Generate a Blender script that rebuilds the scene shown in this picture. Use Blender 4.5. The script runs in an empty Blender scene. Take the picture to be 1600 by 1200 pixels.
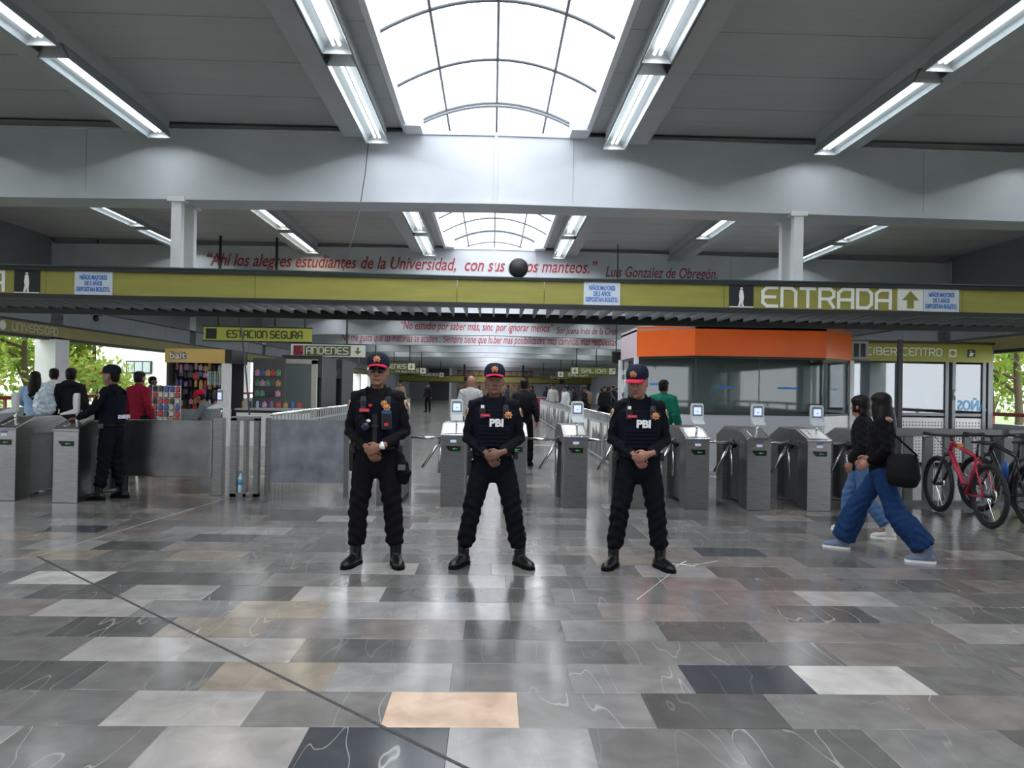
import bpy, math, random
import numpy as np
from mathutils import Vector as V, Matrix as M
random.seed(7)
sc = bpy.context.scene
COL = sc.collection
PI = math.pi
# ---------------------------------------------------------------- camera
FPX, CAMH = 1150.0, 1.48
yaw, pitch, roll = math.atan(31/FPX), math.radians(0.38), math.radians(0.97)
Fw = V((math.sin(yaw)*math.cos(pitch), math.cos(yaw)*math.cos(pitch), math.sin(pitch)))
R0 = V((math.cos(yaw), -math.sin(yaw), 0)); U0 = R0.cross(Fw)
Rr = R0*math.cos(roll)+U0*math.sin(roll); Ur = U0*math.cos(roll)-R0*math.sin(roll)
cam = bpy.data.cameras.new('camera'); camo = bpy.data.objects.new('camera', cam); COL.objects.link(camo)
mw = M((Rr, Ur, -Fw)).transposed().to_4x4(); mw.translation = (0, 0, CAMH)
camo.matrix_world = mw
cam.sensor_width = 36; cam.lens = FPX/1600*36; cam.clip_end = 500
sc.camera = camo
# ---------------------------------------------------------------- world: bright overcast sky
w = bpy.data.worlds.new('sky'); sc.world = w; w.use_nodes = True
nt = w.node_tree; bg = nt.nodes['Background']
tc = nt.nodes.new('ShaderNodeTexCoord'); sep = nt.nodes.new('ShaderNodeSeparateXYZ')
nt.links.new(tc.outputs['Generated'], sep.inputs[0])
rp = nt.nodes.new('ShaderNodeValToRGB'); rp.color_ramp.elements[0].position = 0.0
rp.color_ramp.elements[0].color = (0.86, 0.89, 0.92, 1); rp.color_ramp.elements[1].position = 0.6
rp.color_ramp.elements[1].color = (0.97, 0.985, 1.0, 1)
nt.links.new(sep.outputs['Z'], rp.inputs[0]); nt.links.new(rp.outputs[0], bg.inputs[0])
bg.inputs[1].default_value = 4.0
sc.view_settings.view_transform = 'Standard'; sc.view_settings.look = 'None'
sc.view_settings.exposure = 0.28; sc.view_settings.gamma = 1; sc.view_settings.use_curve_mapping = False
TUBE_E, LAMP_W = 2.2, 10.0      # tube emission, area-light watts of each fluorescent lamp

# ---------------------------------------------------------------- materials
MATS = {}
def mat(name, col=(.5, .5, .5), rough=.5, metal=0., noise=0., nscale=8., bump=0., bscale=40., emit=0., ecol=None,
        stretch=(1, 1, 1), spec=.5, alpha=1.):
    if name in MATS: return MATS[name]
    m = bpy.data.materials.new(name); m.use_nodes = True; MATS[name] = m
    n = m.node_tree.nodes; l = m.node_tree.links; b = n['Principled BSDF']
    c = (*col, 1); b.inputs['Base Color'].default_value = c; b.inputs['Roughness'].default_value = rough
    b.inputs['Metallic'].default_value = metal; b.inputs['Specular IOR Level'].default_value = spec
    m.diffuse_color = c
    if noise or bump:
        t = n.new('ShaderNodeTexCoord'); mp = n.new('ShaderNodeMapping'); mp.inputs['Scale'].default_value = stretch
        l.new(t.outputs['Object'], mp.inputs[0])
    if noise:
        x = n.new('ShaderNodeTexNoise'); x.inputs['Scale'].default_value = nscale; x.inputs['Detail'].default_value = 5
        l.new(mp.outputs[0], x.inputs['Vector'])
        r = n.new('ShaderNodeMapRange'); r.inputs[1].default_value = .3; r.inputs[2].default_value = .7
        r.inputs[3].default_value = 1-noise; r.inputs[4].default_value = 1+noise; l.new(x.outputs[0], r.inputs[0])
        mx = n.new('ShaderNodeMix'); mx.data_type = 'RGBA'; mx.blend_type = 'MULTIPLY'; mx.inputs[0].default_value = 1
        mx.inputs[6].default_value = c; l.new(r.outputs[0], mx.inputs[7]); l.new(mx.outputs[2], b.inputs['Base Color'])
    if bump:
        x = n.new('ShaderNodeTexNoise'); x.inputs['Scale'].default_value = bscale; x.inputs['Detail'].default_value = 4
        l.new(mp.outputs[0], x.inputs['Vector'])
        bp = n.new('ShaderNodeBump'); bp.inputs['Strength'].default_value = bump; bp.inputs['Distance'].default_value = .02
        l.new(x.outputs[0], bp.inputs['Height']); l.new(bp.outputs[0], b.inputs['Normal'])
    if emit:
        b.inputs['Emission Color'].default_value = (*(ecol or col), 1); b.inputs['Emission Strength'].default_value = emit
    return m
def glass(name, tint, gloss=.12, rough=.03, refl=(1, 1, 1)):
    if name in MATS: return MATS[name]
    m = bpy.data.materials.new(name); m.use_nodes = True; MATS[name] = m
    n = m.node_tree.nodes; l = m.node_tree.links; n.clear()
    o = n.new('ShaderNodeOutputMaterial'); mx = n.new('ShaderNodeMixShader'); tr = n.new('ShaderNodeBsdfTransparent')
    gl = n.new('ShaderNodeBsdfGlossy'); fr = n.new('ShaderNodeMath'); fr.operation = 'POWER'; fr.inputs[1].default_value = 5; lw = n.new('ShaderNodeLayerWeight'); lw.inputs[0].default_value = .5; l.new(lw.outputs['Facing'], fr.inputs[0])
    ad = n.new('ShaderNodeMath'); ad.operation = 'ADD'; ad.inputs[1].default_value = gloss; ad.use_clamp = True
    tr.inputs[0].default_value = (*tint, 1); gl.inputs[0].default_value = (*refl, 1); gl.inputs['Roughness'].default_value = rough
    l.new(fr.outputs[0], ad.inputs[0]); l.new(ad.outputs[0], mx.inputs[0]); l.new(tr.outputs[0], mx.inputs[1])
    l.new(gl.outputs[0], mx.inputs[2]); l.new(mx.outputs[0], o.inputs[0]); return m
def tile_mat(name, attr):
    m = bpy.data.materials.new(name); m.use_nodes = True; n = m.node_tree.nodes; l = m.node_tree.links
    b = n['Principled BSDF']; geo = n.new('ShaderNodeNewGeometry')
    if attr: src = n.new('ShaderNodeAttribute'); src.attribute_name = 'Col'; co = src.outputs['Color']
    else: src = n.new('ShaderNodeObjectInfo'); co = src.outputs['Color']
    # cloudy marble variation, shifted per slab
    pos = geo.outputs['Position']; vamp = None
    if not attr:
        vm = n.new('ShaderNodeVectorMath'); vm.operation = 'SCALE'; vm.inputs[0].default_value = (37, 53, 0); l.new(src.outputs['Random'], vm.inputs['Scale'])
        va = n.new('ShaderNodeVectorMath'); va.operation = 'ADD'; l.new(pos, va.inputs[0]); l.new(vm.outputs[0], va.inputs[1]); pos = va.outputs[0]
        vamp = n.new('ShaderNodeMapRange'); vamp.inputs[1].default_value = .70; vamp.inputs[2].default_value = .76; vamp.inputs[3].default_value = .12; vamp.inputs[4].default_value = .42; l.new(src.outputs['Random'], vamp.inputs[0])
    nz = n.new('ShaderNodeTexNoise'); nz.inputs['Scale'].default_value = 5; nz.inputs['Detail'].default_value = 8; nz.inputs['Distortion'].default_value = .5
    l.new(pos, nz.inputs['Vector'])
    r = n.new('ShaderNodeMapRange'); r.inputs[1].default_value = .3; r.inputs[2].default_value = .72; r.inputs[3].default_value = .80; r.inputs[4].default_value = 1.2
    l.new(nz.outputs[0], r.inputs[0])
    mx = n.new('ShaderNodeMix'); mx.data_type = 'RGBA'; mx.blend_type = 'MULTIPLY'; mx.inputs[0].default_value = 1
    l.new(co, mx.inputs[6]); l.new(r.outputs[0], mx.inputs[7])
    # thin white veins: a distorted, sparse wave
    mp = n.new('ShaderNodeMapping'); mp.inputs['Rotation'].default_value = (0, 0, .35); mp.inputs['Scale'].default_value = (2.4, .45, 1); l.new(pos, mp.inputs[0])
    n2 = n.new('ShaderNodeTexNoise'); n2.inputs['Scale'].default_value = 1.7; n2.inputs['Detail'].default_value = 1.6; n2.inputs['Distortion'].default_value = .2
    l.new(mp.outputs[0], n2.inputs['Vector'])
    s = n.new('ShaderNodeMath'); s.operation = 'SUBTRACT'; s.inputs[1].default_value = .5; l.new(n2.outputs[0], s.inputs[0])
    a = n.new('ShaderNodeMath'); a.operation = 'ABSOLUTE'; l.new(s.outputs[0], a.inputs[0])
    r2 = n.new('ShaderNodeMapRange'); r2.inputs[1].default_value = .0; r2.inputs[2].default_value = .0045; r2.inputs[3].default_value = .16 if attr else 1.; r2.inputs[4].default_value = 0
    l.new(a.outputs[0], r2.inputs[0])
    m2 = n.new('ShaderNodeMix'); m2.data_type = 'RGBA'; ml = n.new('ShaderNodeMath'); ml.operation = 'MULTIPLY'; ml.inputs[1].default_value = 1.; l.new(r2.outputs[0], ml.inputs[0])
    if vamp: l.new(vamp.outputs[0], ml.inputs[1])
    l.new(ml.outputs[0], m2.inputs[0]); l.new(mx.outputs[2], m2.inputs[6]); m2.inputs[7].default_value = (.62, .62, .60, 1)
    l.new(m2.outputs[2], b.inputs['Base Color'])
    rr = n.new('ShaderNodeMapRange'); rr.inputs[3].default_value = .10; rr.inputs[4].default_value = .24; l.new(nz.outputs[0], rr.inputs[0]); l.new(rr.outputs[0], b.inputs['Roughness'])
    b.inputs['Specular IOR Level'].default_value = .6
    return m

# ---------------------------------------------------------------- mesh helpers
class MB:
    def __init__(s): s.v = []; s.f = []; s.m = []
    def add(s, vs, fs, m=0):
        o = len(s.v); s.v += [tuple(p) for p in vs]; s.f += [tuple(i+o for i in q) for q in fs]; s.m += [m]*len(fs); return s
    def box(s, x0, x1, y0, y1, z0, z1, m=0):
        return s.add([(x, y, z) for z in (z0, z1) for y in (y0, y1) for x in (x0, x1)],
                     [(0, 2, 3, 1), (4, 5, 7, 6), (0, 1, 5, 4), (2, 6, 7, 3), (0, 4, 6, 2), (1, 3, 7, 5)], m)
    def prism(s, poly, a0, a1, axis='x', m=0):
        n = len(poly)
        def P(u, w_, a): return {'x': (a, u, w_), 'y': (u, a, w_), 'z': (u, w_, a)}[axis]
        vs = [P(u, w_, a0) for u, w_ in poly]+[P(u, w_, a1) for u, w_ in poly]
        fs = [tuple(range(n)), tuple(range(2*n-1, n-1, -1))]+[(i, i+n, (i+1) % n+n, (i+1) % n) for i in range(n)]
        return s.add(vs, fs, m)
    def limb(s, pts, rad, n=12, ref=(0, 1, 0), cap=.5, m=0, closed=False):
        pts = [V(p) for p in pts]; k = len(pts); rings = []; ref = V(ref)
        rad = [(r, r) if not isinstance(r, (tuple, list)) else r for r in rad]
        fr = []
        for i in range(k):
            if closed: t = pts[(i+1) % k]-pts[i-1]
            else: t = pts[min(i+1, k-1)]-pts[max(i-1, 0)]
            t.normalize(); sd = t.cross(ref)
            if sd.length < 1e-3: sd = t.cross(V((1, 0.1, 0)))
            sd.normalize(); fr.append((t, sd, sd.cross(t)))
        def ring(p, f_, ra, rb): return [p+f_[1]*(ra*math.cos(2*PI*j/n))+f_[2]*(rb*math.sin(2*PI*j/n)) for j in range(n)]
        if cap and not closed:
            q = min(rad[0]); rings.append(ring(pts[0]-fr[0][0]*q*cap, fr[0], rad[0][0]*.62, rad[0][1]*.62))
        for i in range(k): rings.append(ring(pts[i], fr[i], *rad[i]))
        if cap and not closed:
            q = min(rad[-1]); rings.append(ring(pts[-1]+fr[-1][0]*q*cap, fr[-1], rad[-1][0]*.62, rad[-1][1]*.62))
        return s.rings(rings, m, closed)
    def rings(s, rings, m=0, closed=False, caps=True):
        n = len(rings[0]); vs = [p for r in rings for p in r]; fs = []
        K = len(rings)
        for i in range(K if closed else K-1):
            a, b = i*n, ((i+1) % K)*n
            for j in range(n): fs.append((a+j, a+(j+1) % n, b+(j+1) % n, b+j))
        if not closed and caps: fs += [tuple(range(n-1, -1, -1)), tuple((K-1)*n+j for j in range(n))]
        return s.add(vs, fs, m)
    def tube(s, pts, r, n=8, m=0, closed=False, ref=(0, .02, 1)): return s.limb(pts, [r]*len(pts), n, ref, 0, m, closed)
    def ell(s, c, r, nu=12, nv=8, m=0):
        rs = []
        for i in range(nv+1):
            a = -PI/2+PI*(i if 0 < i < nv else (.08 if i == 0 else nv-.08))/nv
            rs.append([(c[0]+r[0]*math.cos(a)*math.cos(2*PI*j/nu), c[1]+r[1]*math.cos(a)*math.sin(2*PI*j/nu), c[2]+r[2]*math.sin(a)) for j in range(nu)])
        return s.rings(rs, m)
    def lathe(s, prof, c=(0, 0, 0), n=16, m=0):
        return s.rings([[(c[0]+r*math.cos(2*PI*j/n), c[1]+r*math.sin(2*PI*j/n), c[2]+z) for j in range(n)] for r, z in prof], m)
    def xf(s, mt, start=0):
        s.v[start:] = [tuple(mt @ V(p)) for p in s.v[start:]]; return s
    def mesh(s, name, mats, smooth=False):
        me = bpy.data.meshes.new(name); me.from_pydata(s.v, [], s.f)
        for q in (mats if isinstance(mats, (list, tuple)) else [mats]): me.materials.append(q)
        if any(s.m): me.polygons.foreach_set('material_index', s.m)
        me.validate(); me.update()
        if smooth: me.shade_smooth()
        return me
    def build(s, name, mats, parent=None, smooth=False, bevel=0):
        return link(name, s.mesh(name, mats, smooth), parent, bevel)
def link(name, me, parent=None, bevel=0, loc=None, rot=None):
    o = bpy.data.objects.new(name, me); COL.objects.link(o)
    if parent: o.parent = parent
    if loc: o.location = loc
    if rot: o.rotation_euler = rot
    if bevel:
        b = o.modifiers.new('bevel', 'BEVEL'); b.width = bevel; b.segments = 2; b.limit_method = 'ANGLE'
    return o
def tag(o, label, cat=None, group=None, kind=None):
    if label: o['label'] = label
    if cat: o['category'] = cat
    if group: o['group'] = group
    if kind: o['kind'] = kind
    return o
def thing(name, label, cat, loc=(0, 0, 0), rz=0, group=None):
    o = bpy.data.objects.new(name, None); COL.objects.link(o); o.location = loc; o.rotation_euler = (0, 0, rz)
    o.empty_display_size = .1
    return tag(o, label, cat, group)
def struct(o, label=None):
    o['kind'] = 'structure'
    if label: o['label'] = label
    return o
def dup(root, loc=None, rz=None, label=None):
    c = root.copy(); COL.objects.link(c)
    if loc is not None: c.location = loc
    if rz is not None: c.rotation_euler = (0, 0, rz)
    if label: c['label'] = label
    for a in list(root.children):
        b = a.copy(); COL.objects.link(b); b.parent = c
        for d in list(a.children):
            e = d.copy(); COL.objects.link(e); e.parent = b
    return c
def evalmesh(o):
    dg = bpy.context.evaluated_depsgraph_get(); dg.update()
    me = bpy.data.meshes.new_from_object(o.evaluated_get(dg)); return me
def remesh(mb, voxel, name, mt, parent=None, smooth=4, disp=None):
    me = mb.mesh('tmp', mt); o = bpy.data.objects.new('tmp', me); COL.objects.link(o)
    r = o.modifiers.new('r', 'REMESH'); r.mode = 'VOXEL'; r.voxel_size = voxel
    if smooth:
        q = o.modifiers.new('s', 'SMOOTH'); q.factor = .5; q.iterations = smooth
    me2 = evalmesh(o); bpy.data.objects.remove(o); bpy.data.meshes.remove(me); me2.name = name
    if disp:
        n = len(me2.vertices); co = np.empty(n*3); no = np.empty(n*3)
        me2.vertices.foreach_get('co', co); me2.vertices.foreach_get('normal', no)
        co = co.reshape(-1, 3); no = no.reshape(-1, 3); co = co+no*disp(co)[:, None]
        me2.vertices.foreach_set('co', co.ravel())
    if not me2.materials: me2.materials.append(mt)
    me2.shade_smooth(); me2.update()
    return link(name, me2, parent)
def textmesh(body, size, width=None, shear=0., ext=.003, bold=0., align='CENTER'):
    cu = bpy.data.curves.new('t', 'FONT'); cu.body = body; cu.size = size; cu.shear = shear; cu.extrude = ext
    cu.align_x = align; cu.align_y = 'CENTER'; cu.offset = bold; cu.resolution_u = 3; cu.space_line = .95
    o = bpy.data.objects.new('t', cu); COL.objects.link(o); me = evalmesh(o); bpy.data.objects.remove(o)
    n = len(me.vertices); co = np.empty(n*3); me.vertices.foreach_get('co', co); co = co.reshape(-1, 3)
    if width: co[:, 0] *= width/(co[:, 0].max()-co[:, 0].min())
    co = np.stack([co[:, 0], -co[:, 2], co[:, 1]], 1)      # stand it up facing -Y
    me.vertices.foreach_set('co', co.ravel()); me.update(); return me
def text(name, body, size, mt, parent, loc, width=None, rot=(0, 0, 0), **k):
    me = textmesh(body, size, width, **k); me.materials.clear(); me.materials.append(mt); me.name = name
    return link(name, me, parent, 0, loc, rot)
GL = {'A': [[(0, 0), (0, .8), (.2, 1), (.7, 1), (.7, 0)], [(0, .42), (.7, .42)]], 'N': [[(0, 0), (0, 1), (.5, 1), (.7, .8), (.7, 0)]],
      'E': [[(.7, 1), (.2, 1), (0, .8), (0, .2), (.2, 0), (.7, 0)], [(0, .5), (.6, .5)]], 'T': [[(0, 1), (.7, 1)], [(.35, 1), (.35, 0)]],
      'R': [[(0, 0), (0, 1), (.52, 1), (.7, .84), (.7, .6), (.52, .45), (0, .45)], [(.42, .45), (.7, 0)]],
      'D': [[(0, 0), (0, 1), (.5, 1), (.7, .8), (.7, .2), (.5, 0), (0, 0)]], 'L': [[(0, 1), (0, 0), (.65, 0)]], 'I': [[(.1, 0), (.1, 1)]],
      'S': [[(.7, 1), (.15, 1), (0, .85), (0, .65), (.15, .5), (.55, .5), (.7, .35), (.7, .15), (.55, 0), (0, 0)]],
      'O': [[(.2, 0), (0, .2), (0, .8), (.2, 1), (.5, 1), (.7, .8), (.7, .2), (.5, 0), (.2, 0)]],
      'U': [[(0, 1), (0, .2), (.2, 0), (.7, 0), (.7, 1)]], 'V': [[(0, 1), (.35, 0), (.7, 1)]],
      'G': [[(.7, 1), (.2, 1), (0, .8), (0, .2), (.2, 0), (.7, 0), (.7, .45), (.4, .45)]],
      'C': [[(.7, 1), (.2, 1), (0, .8), (0, .2), (.2, 0), (.7, 0)]],
      'B': [[(0, 0), (0, 1), (.5, 1), (.66, .88), (.66, .62), (.5, .5), (0, .5)], [(.5, .5), (.7, .38), (.7, .12), (.5, 0), (0, 0)]]}
def lettering(name, s, h, x0, x1, mt, parent, y, z, th=.13, d=.004, m=None):
    """rounded-square station lettering, strokes as real ribbons, from x0 to x1, baseline z, facing -Y"""
    adv = sum(.35 if c == ' ' else (.42 if c == 'I' else .95) for c in s)-.25
    k = (x1-x0)/adv; mb = MB(); cx = 0; si = 0
    for c in s:
        if c == ' ': cx += .35; continue
        for pl in GL[c]:
            for a, b in zip(pl[:-1], pl[1:]):
                p = V((a[0]*k+x0+cx*k, a[1]*h)); q = V((b[0]*k+x0+cx*k, b[1]*h)); t = (q-p).normalized()*(th*h*.4); nn = V((-t.y, t.x)).normalized()*(th*h*.5)
                poly = [p-t-nn, q+t-nn, q+t+nn, p-t+nn]; si += 1; mb.prism([(u.x, u.y+z) for u in poly], y-d-.0006*(si % 9), y-.0003*(si % 9), 'y')
        cx += .42 if c == 'I' else .95
    return mb.build(name, mt, parent)
# ================================================================ STRUCTURE
BAY, Y1 = 7.8, 9.45
BEAMS = [Y1+BAY*i for i in range(-2, 10)]                # beam front faces
XL, XR, YB, YE, ZC = -10.2, 10.9, -8.0, 91.0, 4.8
m_conc = mat('painted_steel', (.60, .63, .68), .45, noise=.08, nscale=1.5)
m_ceil = mat('ceiling_panel', (.50, .505, .51), .42, noise=.06, nscale=.8, bump=.5, bscale=14, stretch=(.02, 6, .02))
m_dark = mat('dark_frame', (.018, .022, .024), .4)
m_white = mat('white_paint', (.78, .80, .82), .4, noise=.05, nscale=3)
m_olive = mat('olive_panel', (.315, .295, .062), .45, noise=.10, nscale=3, stretch=(.6, 1, 3))
m_red = mat('red_rail', (.28, .035, .03), .4)
m_ltext = mat('sign_letter', (.88, .88, .84), .5)
m_grout = mat('grout', (.10, .10, .10), .7)
m_steel = mat('brushed_steel', (.285, .285, .288), .34, 1.0, noise=.16, nscale=6, stretch=(1, 1, 14))
m_steel2 = mat('worn_steel_sheet', (.20, .205, .21), .36, 1.0, noise=.25, nscale=3)
m_chrome = mat('polished_tube', (.78, .78, .78), .14, 1.0)
m_black = mat('black_plastic', (.012, .012, .014), .4)
# --- floor: base slab plus marble slabs
fl = struct(MB().box(XL, XR, YB, YE, -.2, -.006).build('floor', m_grout), 'grey and beige marble slab floor with polished surface')
tm_o, tm_a = tile_mat('marble_slab', False), tile_mat('marble_slab_far', True)
PAL = dict(l=(.245, .232, .224), g=(.150, .144, .140), d=(.082, .080, .078), n=(.040, .044, .053), b=(.195, .168, .138), p=(.44, .32, .24), w=(.40, .385, .365), m=(.115, .110, .107), r=(.150, .134, .126), s=(.205, .200, .198))
RD, TW = .3745, .606
rows_fix = {   # row index -> (edge x of a joint, {slab index from that joint: palette})
    0: (-.16, {-3: 'm', -2: 'l', -1: 'n', 0: 's', 1: 'm', 2: 'd', 3: 'g'}),
    1: (.145, {-4: 'm', -3: 'l', -2: 'g', -1: 'p', 0: 'g', 1: 'd', 2: 'g', 3: 'r', -5: 'm'}),
    2: (1.635, {-6: 'm', -5: 'b', -4: 's', -3: 'g', -2: 'g', -1: 'n', 0: 'w', 1: 'm', -7: 'd'}),
    3: (-1.06, {-2: 'l', -1: 'l', 0: 'd', 1: 'm', 2: 'm', 3: 'g', 4: 'm', 5: 'r', -3: 'm'}),
    4: (-.75, {-2: 'b', -1: 'g', 0: 'r', 1: 'd', 2: 'g', 3: 'd', 4: 'r', 5: 'r', 6: 'l', -3: 'd', -4: 'm'}),
    5: (-1.07, {-1: 'b', 0: 's', 1: 's', -2: 'g', -3: 'l', 2: 'm', 3: 'r', 4: 'm', 5: 'd'}),
    6: (-1.36, {-2: 'l', -1: 'd', 0: 'l', 1: 'd', 2: 'd', 3: 'm', 4: 'm', 5: 'r', 6: 'l', -3: 'd'}),
    7: (-2.9, {-1: 'w', 0: 'd', 1: 'd', 2: 'g', 3: 'm', 4: 'g', 5: 'd', 6: 'm', 7: 'r', 8: 'd'}),
    8: (-1.8, {0: 'm', 1: 'l', 2: 'd', 3: 'g', 4: 'm', 6: 'd', 7: 'g', 9: 'd'})}
stm = MB(); stc = []
tile_cache = {}
def slab_mesh(wd):
    k = round(wd, 2)
    if k not in tile_cache:
        a, b, g = k/2-.0015, RD/2-.0015, .0025
        mb = MB(); mb.rings([[(-a, -b, -.01), (a, -b, -.01), (a, b, -.01), (-a, b, -.01)], [(-a, -b, -g*.6), (a, -b, -g*.6), (a, b, -g*.6), (-a, b, -g*.6)],
                             [(-a+g, -b+g, 0), (a-g, -b+g, 0), (a-g, b-g, 0), (-a+g, b-g, 0)]]); tile_cache[k] = mb.mesh('slab', tm_o)
    return tile_cache[k]
rr = random.Random(3); nobj = 0
for r in range(-30, 150):
    y0 = 2.85+RD*r
    if y0 < YB or y0 > 58: continue
    j0, fx = rows_fix.get(r, (rr.random()*TW, {}))
    k0 = int((XL-j0)/TW)-1; x = j0+k0*TW
    for k in range(k0, k0+40):
        xa, xb = j0+k*TW, j0+(k+1)*TW
        if xb < XL+.1 or xa > XR-.1: continue
        c = PAL[fx[k]] if k in fx else PAL[rr.choices('lgdnbpmrs', (.3, 3, 1.6, .12, .3, .04, 3.4, 1.8, .5))[0]]
        j = 1.34*(1+rr.uniform(-.12, .12)); c = tuple(v*j for v in c)
        yc = y0+RD/2
        if -8 < r < 15 and yc > 1.9 and abs((xa+xb)/2-.03*yc) < .71*yc+.35 and nobj < 300:
            o = link('slab', slab_mesh(TW), fl, loc=((xa+xb)/2, yc, 0)); o.color = (*c, 1); nobj += 1
        else:
            g = .0015; st = len(stm.f)
            stm.add([(xa+g, y0+g, 0), (xb-g, y0+g, 0), (xb-g, y0+RD-g, 0), (xa+g, y0+RD-g, 0), (xa+g, y0+g, -.01), (xb-g, y0+g, -.01), (xb-g, y0+RD-g, -.01), (xa+g, y0+RD-g, -.01)],
                    [(0, 1, 2, 3), (0, 4, 5, 1), (1, 5, 6, 2), (2, 6, 7, 3), (3, 7, 4, 0)]); stc += [c]*5
o = stm.build('slab_field', tm_a, fl); o['kind'] = 'stuff'
ca = o.data.color_attributes.new('Col', 'FLOAT_COLOR', 'CORNER'); buf = []
for c, p in zip(stc, o.data.polygons): buf += [*c, 1]*p.loop_total
ca.data.foreach_set('color', buf)
MB().box(XL, XR, 58.1, YE, -.005, 0).build('far_paving', mat('far_marble', (.2, .2, .2), .2, noise=.5, nscale=3, stretch=(1, 2.5, 1)), fl)
# expansion joint running diagonally through the slabs
def strip(mb, a, b, wd, z0, z1):
    a, b = V(a), V(b); t = (b-a).normalized(); n = V((-t.y, t.x))*wd/2
    mb.prism([tuple(a-n), tuple(b-n), tuple(b+n), tuple(a+n)], z0, z1, 'z')
mb = MB(); strip(mb, (.5, 2.35), (-3.82, 6.33), .018, -.004, .0015)
mb.build('expansion_joint', mat('joint_filler', (.05, .047, .045), .8, noise=.4, nscale=30), fl)
mb = MB(); strip(mb, (-3.82, 6.33), (-3.42, 9.6), .012, -.004, .0012); strip(mb, (-3.82, 6.33), (-4.6, 5.6), .012, -.004, .0012)
mb.build('joint_seam', mat('pale_filler', (.36, .34, .31), .7, noise=.3, nscale=30), fl)
# scratches / paint marks with a shape of their own
mb = MB()
for a, b, wd in (((1.5, 6.1), (1.72, 6.4), .012), ((1.52, 6.33), (1.75, 6.22), .02), ((1.42, 6.27), (1.8, 6.3), .008), ((1.05, 5.2), (1.5, 6.0), .004), ((1.75, 6.25), (2.0, 6.42), .006)):
    strip(mb, a, b, wd, 0, .0006)
mb.build('paint_mark', mat('white_mark', (.7, .7, .68), .6), fl)
# --- ceiling with panels, skylight opening
SKX = 1.14
ce = struct(MB().box(XL-.4, -SKX-.03, YB, YE, ZC+.03, ZC+.12).box(SKX+.03, XR+.4, YB, YE, ZC+.03, ZC+.12).build('ceiling', mat('roof_deck', (.25, .26, .27), .6)), 'grey ribbed metal panel ceiling')
pm = {}
for bi, yb in enumerate(BEAMS[:-1]):
    ya = yb+.5; yb2 = BEAMS[bi+1]; npan = 8; d = (yb2-ya)/npan
    for i in range(npan):
        for sx0, sx1 in ((XL-.3, -SKX-.02), (SKX+.02, XR+.3)):
            key = (sx0,)
            if key not in pm:
                mb = MB(); mb.box(sx0, sx1, 0, d-.012, 0, .03)
                pm[key] = mb.mesh('ceiling_panel', m_ceil)
            if bi < 6: link('ceiling_panel', pm[key], ce, loc=(0, ya+i*d, ZC))
# --- gabled transverse beams (1.2 % fall to each side)
SL = .010
def beam_poly(z0, z1): return [(XL-.3, z0+SL*XL), (0, z0), (XR+.3, z0-SL*XR), (XR+.3, z1-SL*XR), (0, z1), (XL-.3, z1+SL*XL)]
m_seam = mat('seam', (.40, .42, .46), .5)
beams = []
for i, yb in enumerate(BEAMS):
    b = MB().prism(beam_poly(3.88, 4.74), yb+.02, yb+.48, 'y').build('ceiling_beam', m_conc)
    struct(b, 'deep pale blue-grey steel roof beam spanning the hall'); beams.append(b)
    MB().prism(beam_poly(3.855, 3.885), yb, yb+.5, 'y').build('flange', m_conc, b)
    MB().prism(beam_poly(4.735, 4.76), yb, yb+.5, 'y').build('flange', m_conc, b)
    MB().box(-.02, .02, yb+.005, yb+.03, 3.88, 4.74).build('seam_plate', m_conc, b)
    MB().box(XL-.3, XR+.3, yb+.12, yb+.40, 4.62, 4.82).build('closure', m_ceil, b)
    for sx in (-5.2, 1.0, 5.6): MB().box(sx-.004, sx+.004, yb+.016, yb+.022, 3.89, 4.73).build('seam', m_seam, b)
# --- barrel skylights, one per bay
m_sky = glass('skylight_pane', (.97, .98, 1.0), .02)
m_rib = mat('skylight_rib', (.16, .18, .20), .5)
def vz(x): return 4.87+.36*(1-(x/1.18)**2)
XS = [-1.18, -.66, 0, .66, 1.18]
for i, yb in enumerate(BEAMS[:8]):
    ya, ye = yb+.5, yb+BAY; sk = struct(thing('window_%d' % (i+1), None, None)); sk['label'] = 'barrel vaulted glass skylight of the roof bay'; n = 6; ys = [ya-.2+(ye-ya+.4)*k/n for k in range(n+1)]
    for k in range(n):
        for a, b in zip(XS[:-1], XS[1:]):
            xs = [a+(b-a)*t/3 for t in range(4)]
            mb = MB(); mb.prism([(x, vz(x)+.012) for x in xs]+[(x, vz(x)+.018) for x in xs[::-1]], ys[k]+.015, ys[k+1]-.015, 'y'); mb.build('pane', m_sky, sk)
    for k in range(n+1):
        mb = MB(); mb.tube([(x, ys[k], vz(x)) for x in np.linspace(-1.18, 1.18, 17)], .018, 6); mb.build('arch_rib', m_rib, sk, True)
    for x in XS[1:-1]: MB().tube([(x, ys[0], vz(x)), (x, ys[-1], vz(x))], .016, 6).build('long_rib', m_rib, sk, True)
    for s in (-1, 1):
        MB().box(s*1.16-.03, s*1.16+.03, ya-.2, ye+.2, 4.74, 4.9).build('curb', m_white, sk)
        MB().box(s*1.05-.11, s*1.05+.11, ye-.32, ye-.01, 4.72, 5.02).build('end_block', m_white, sk)
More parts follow.
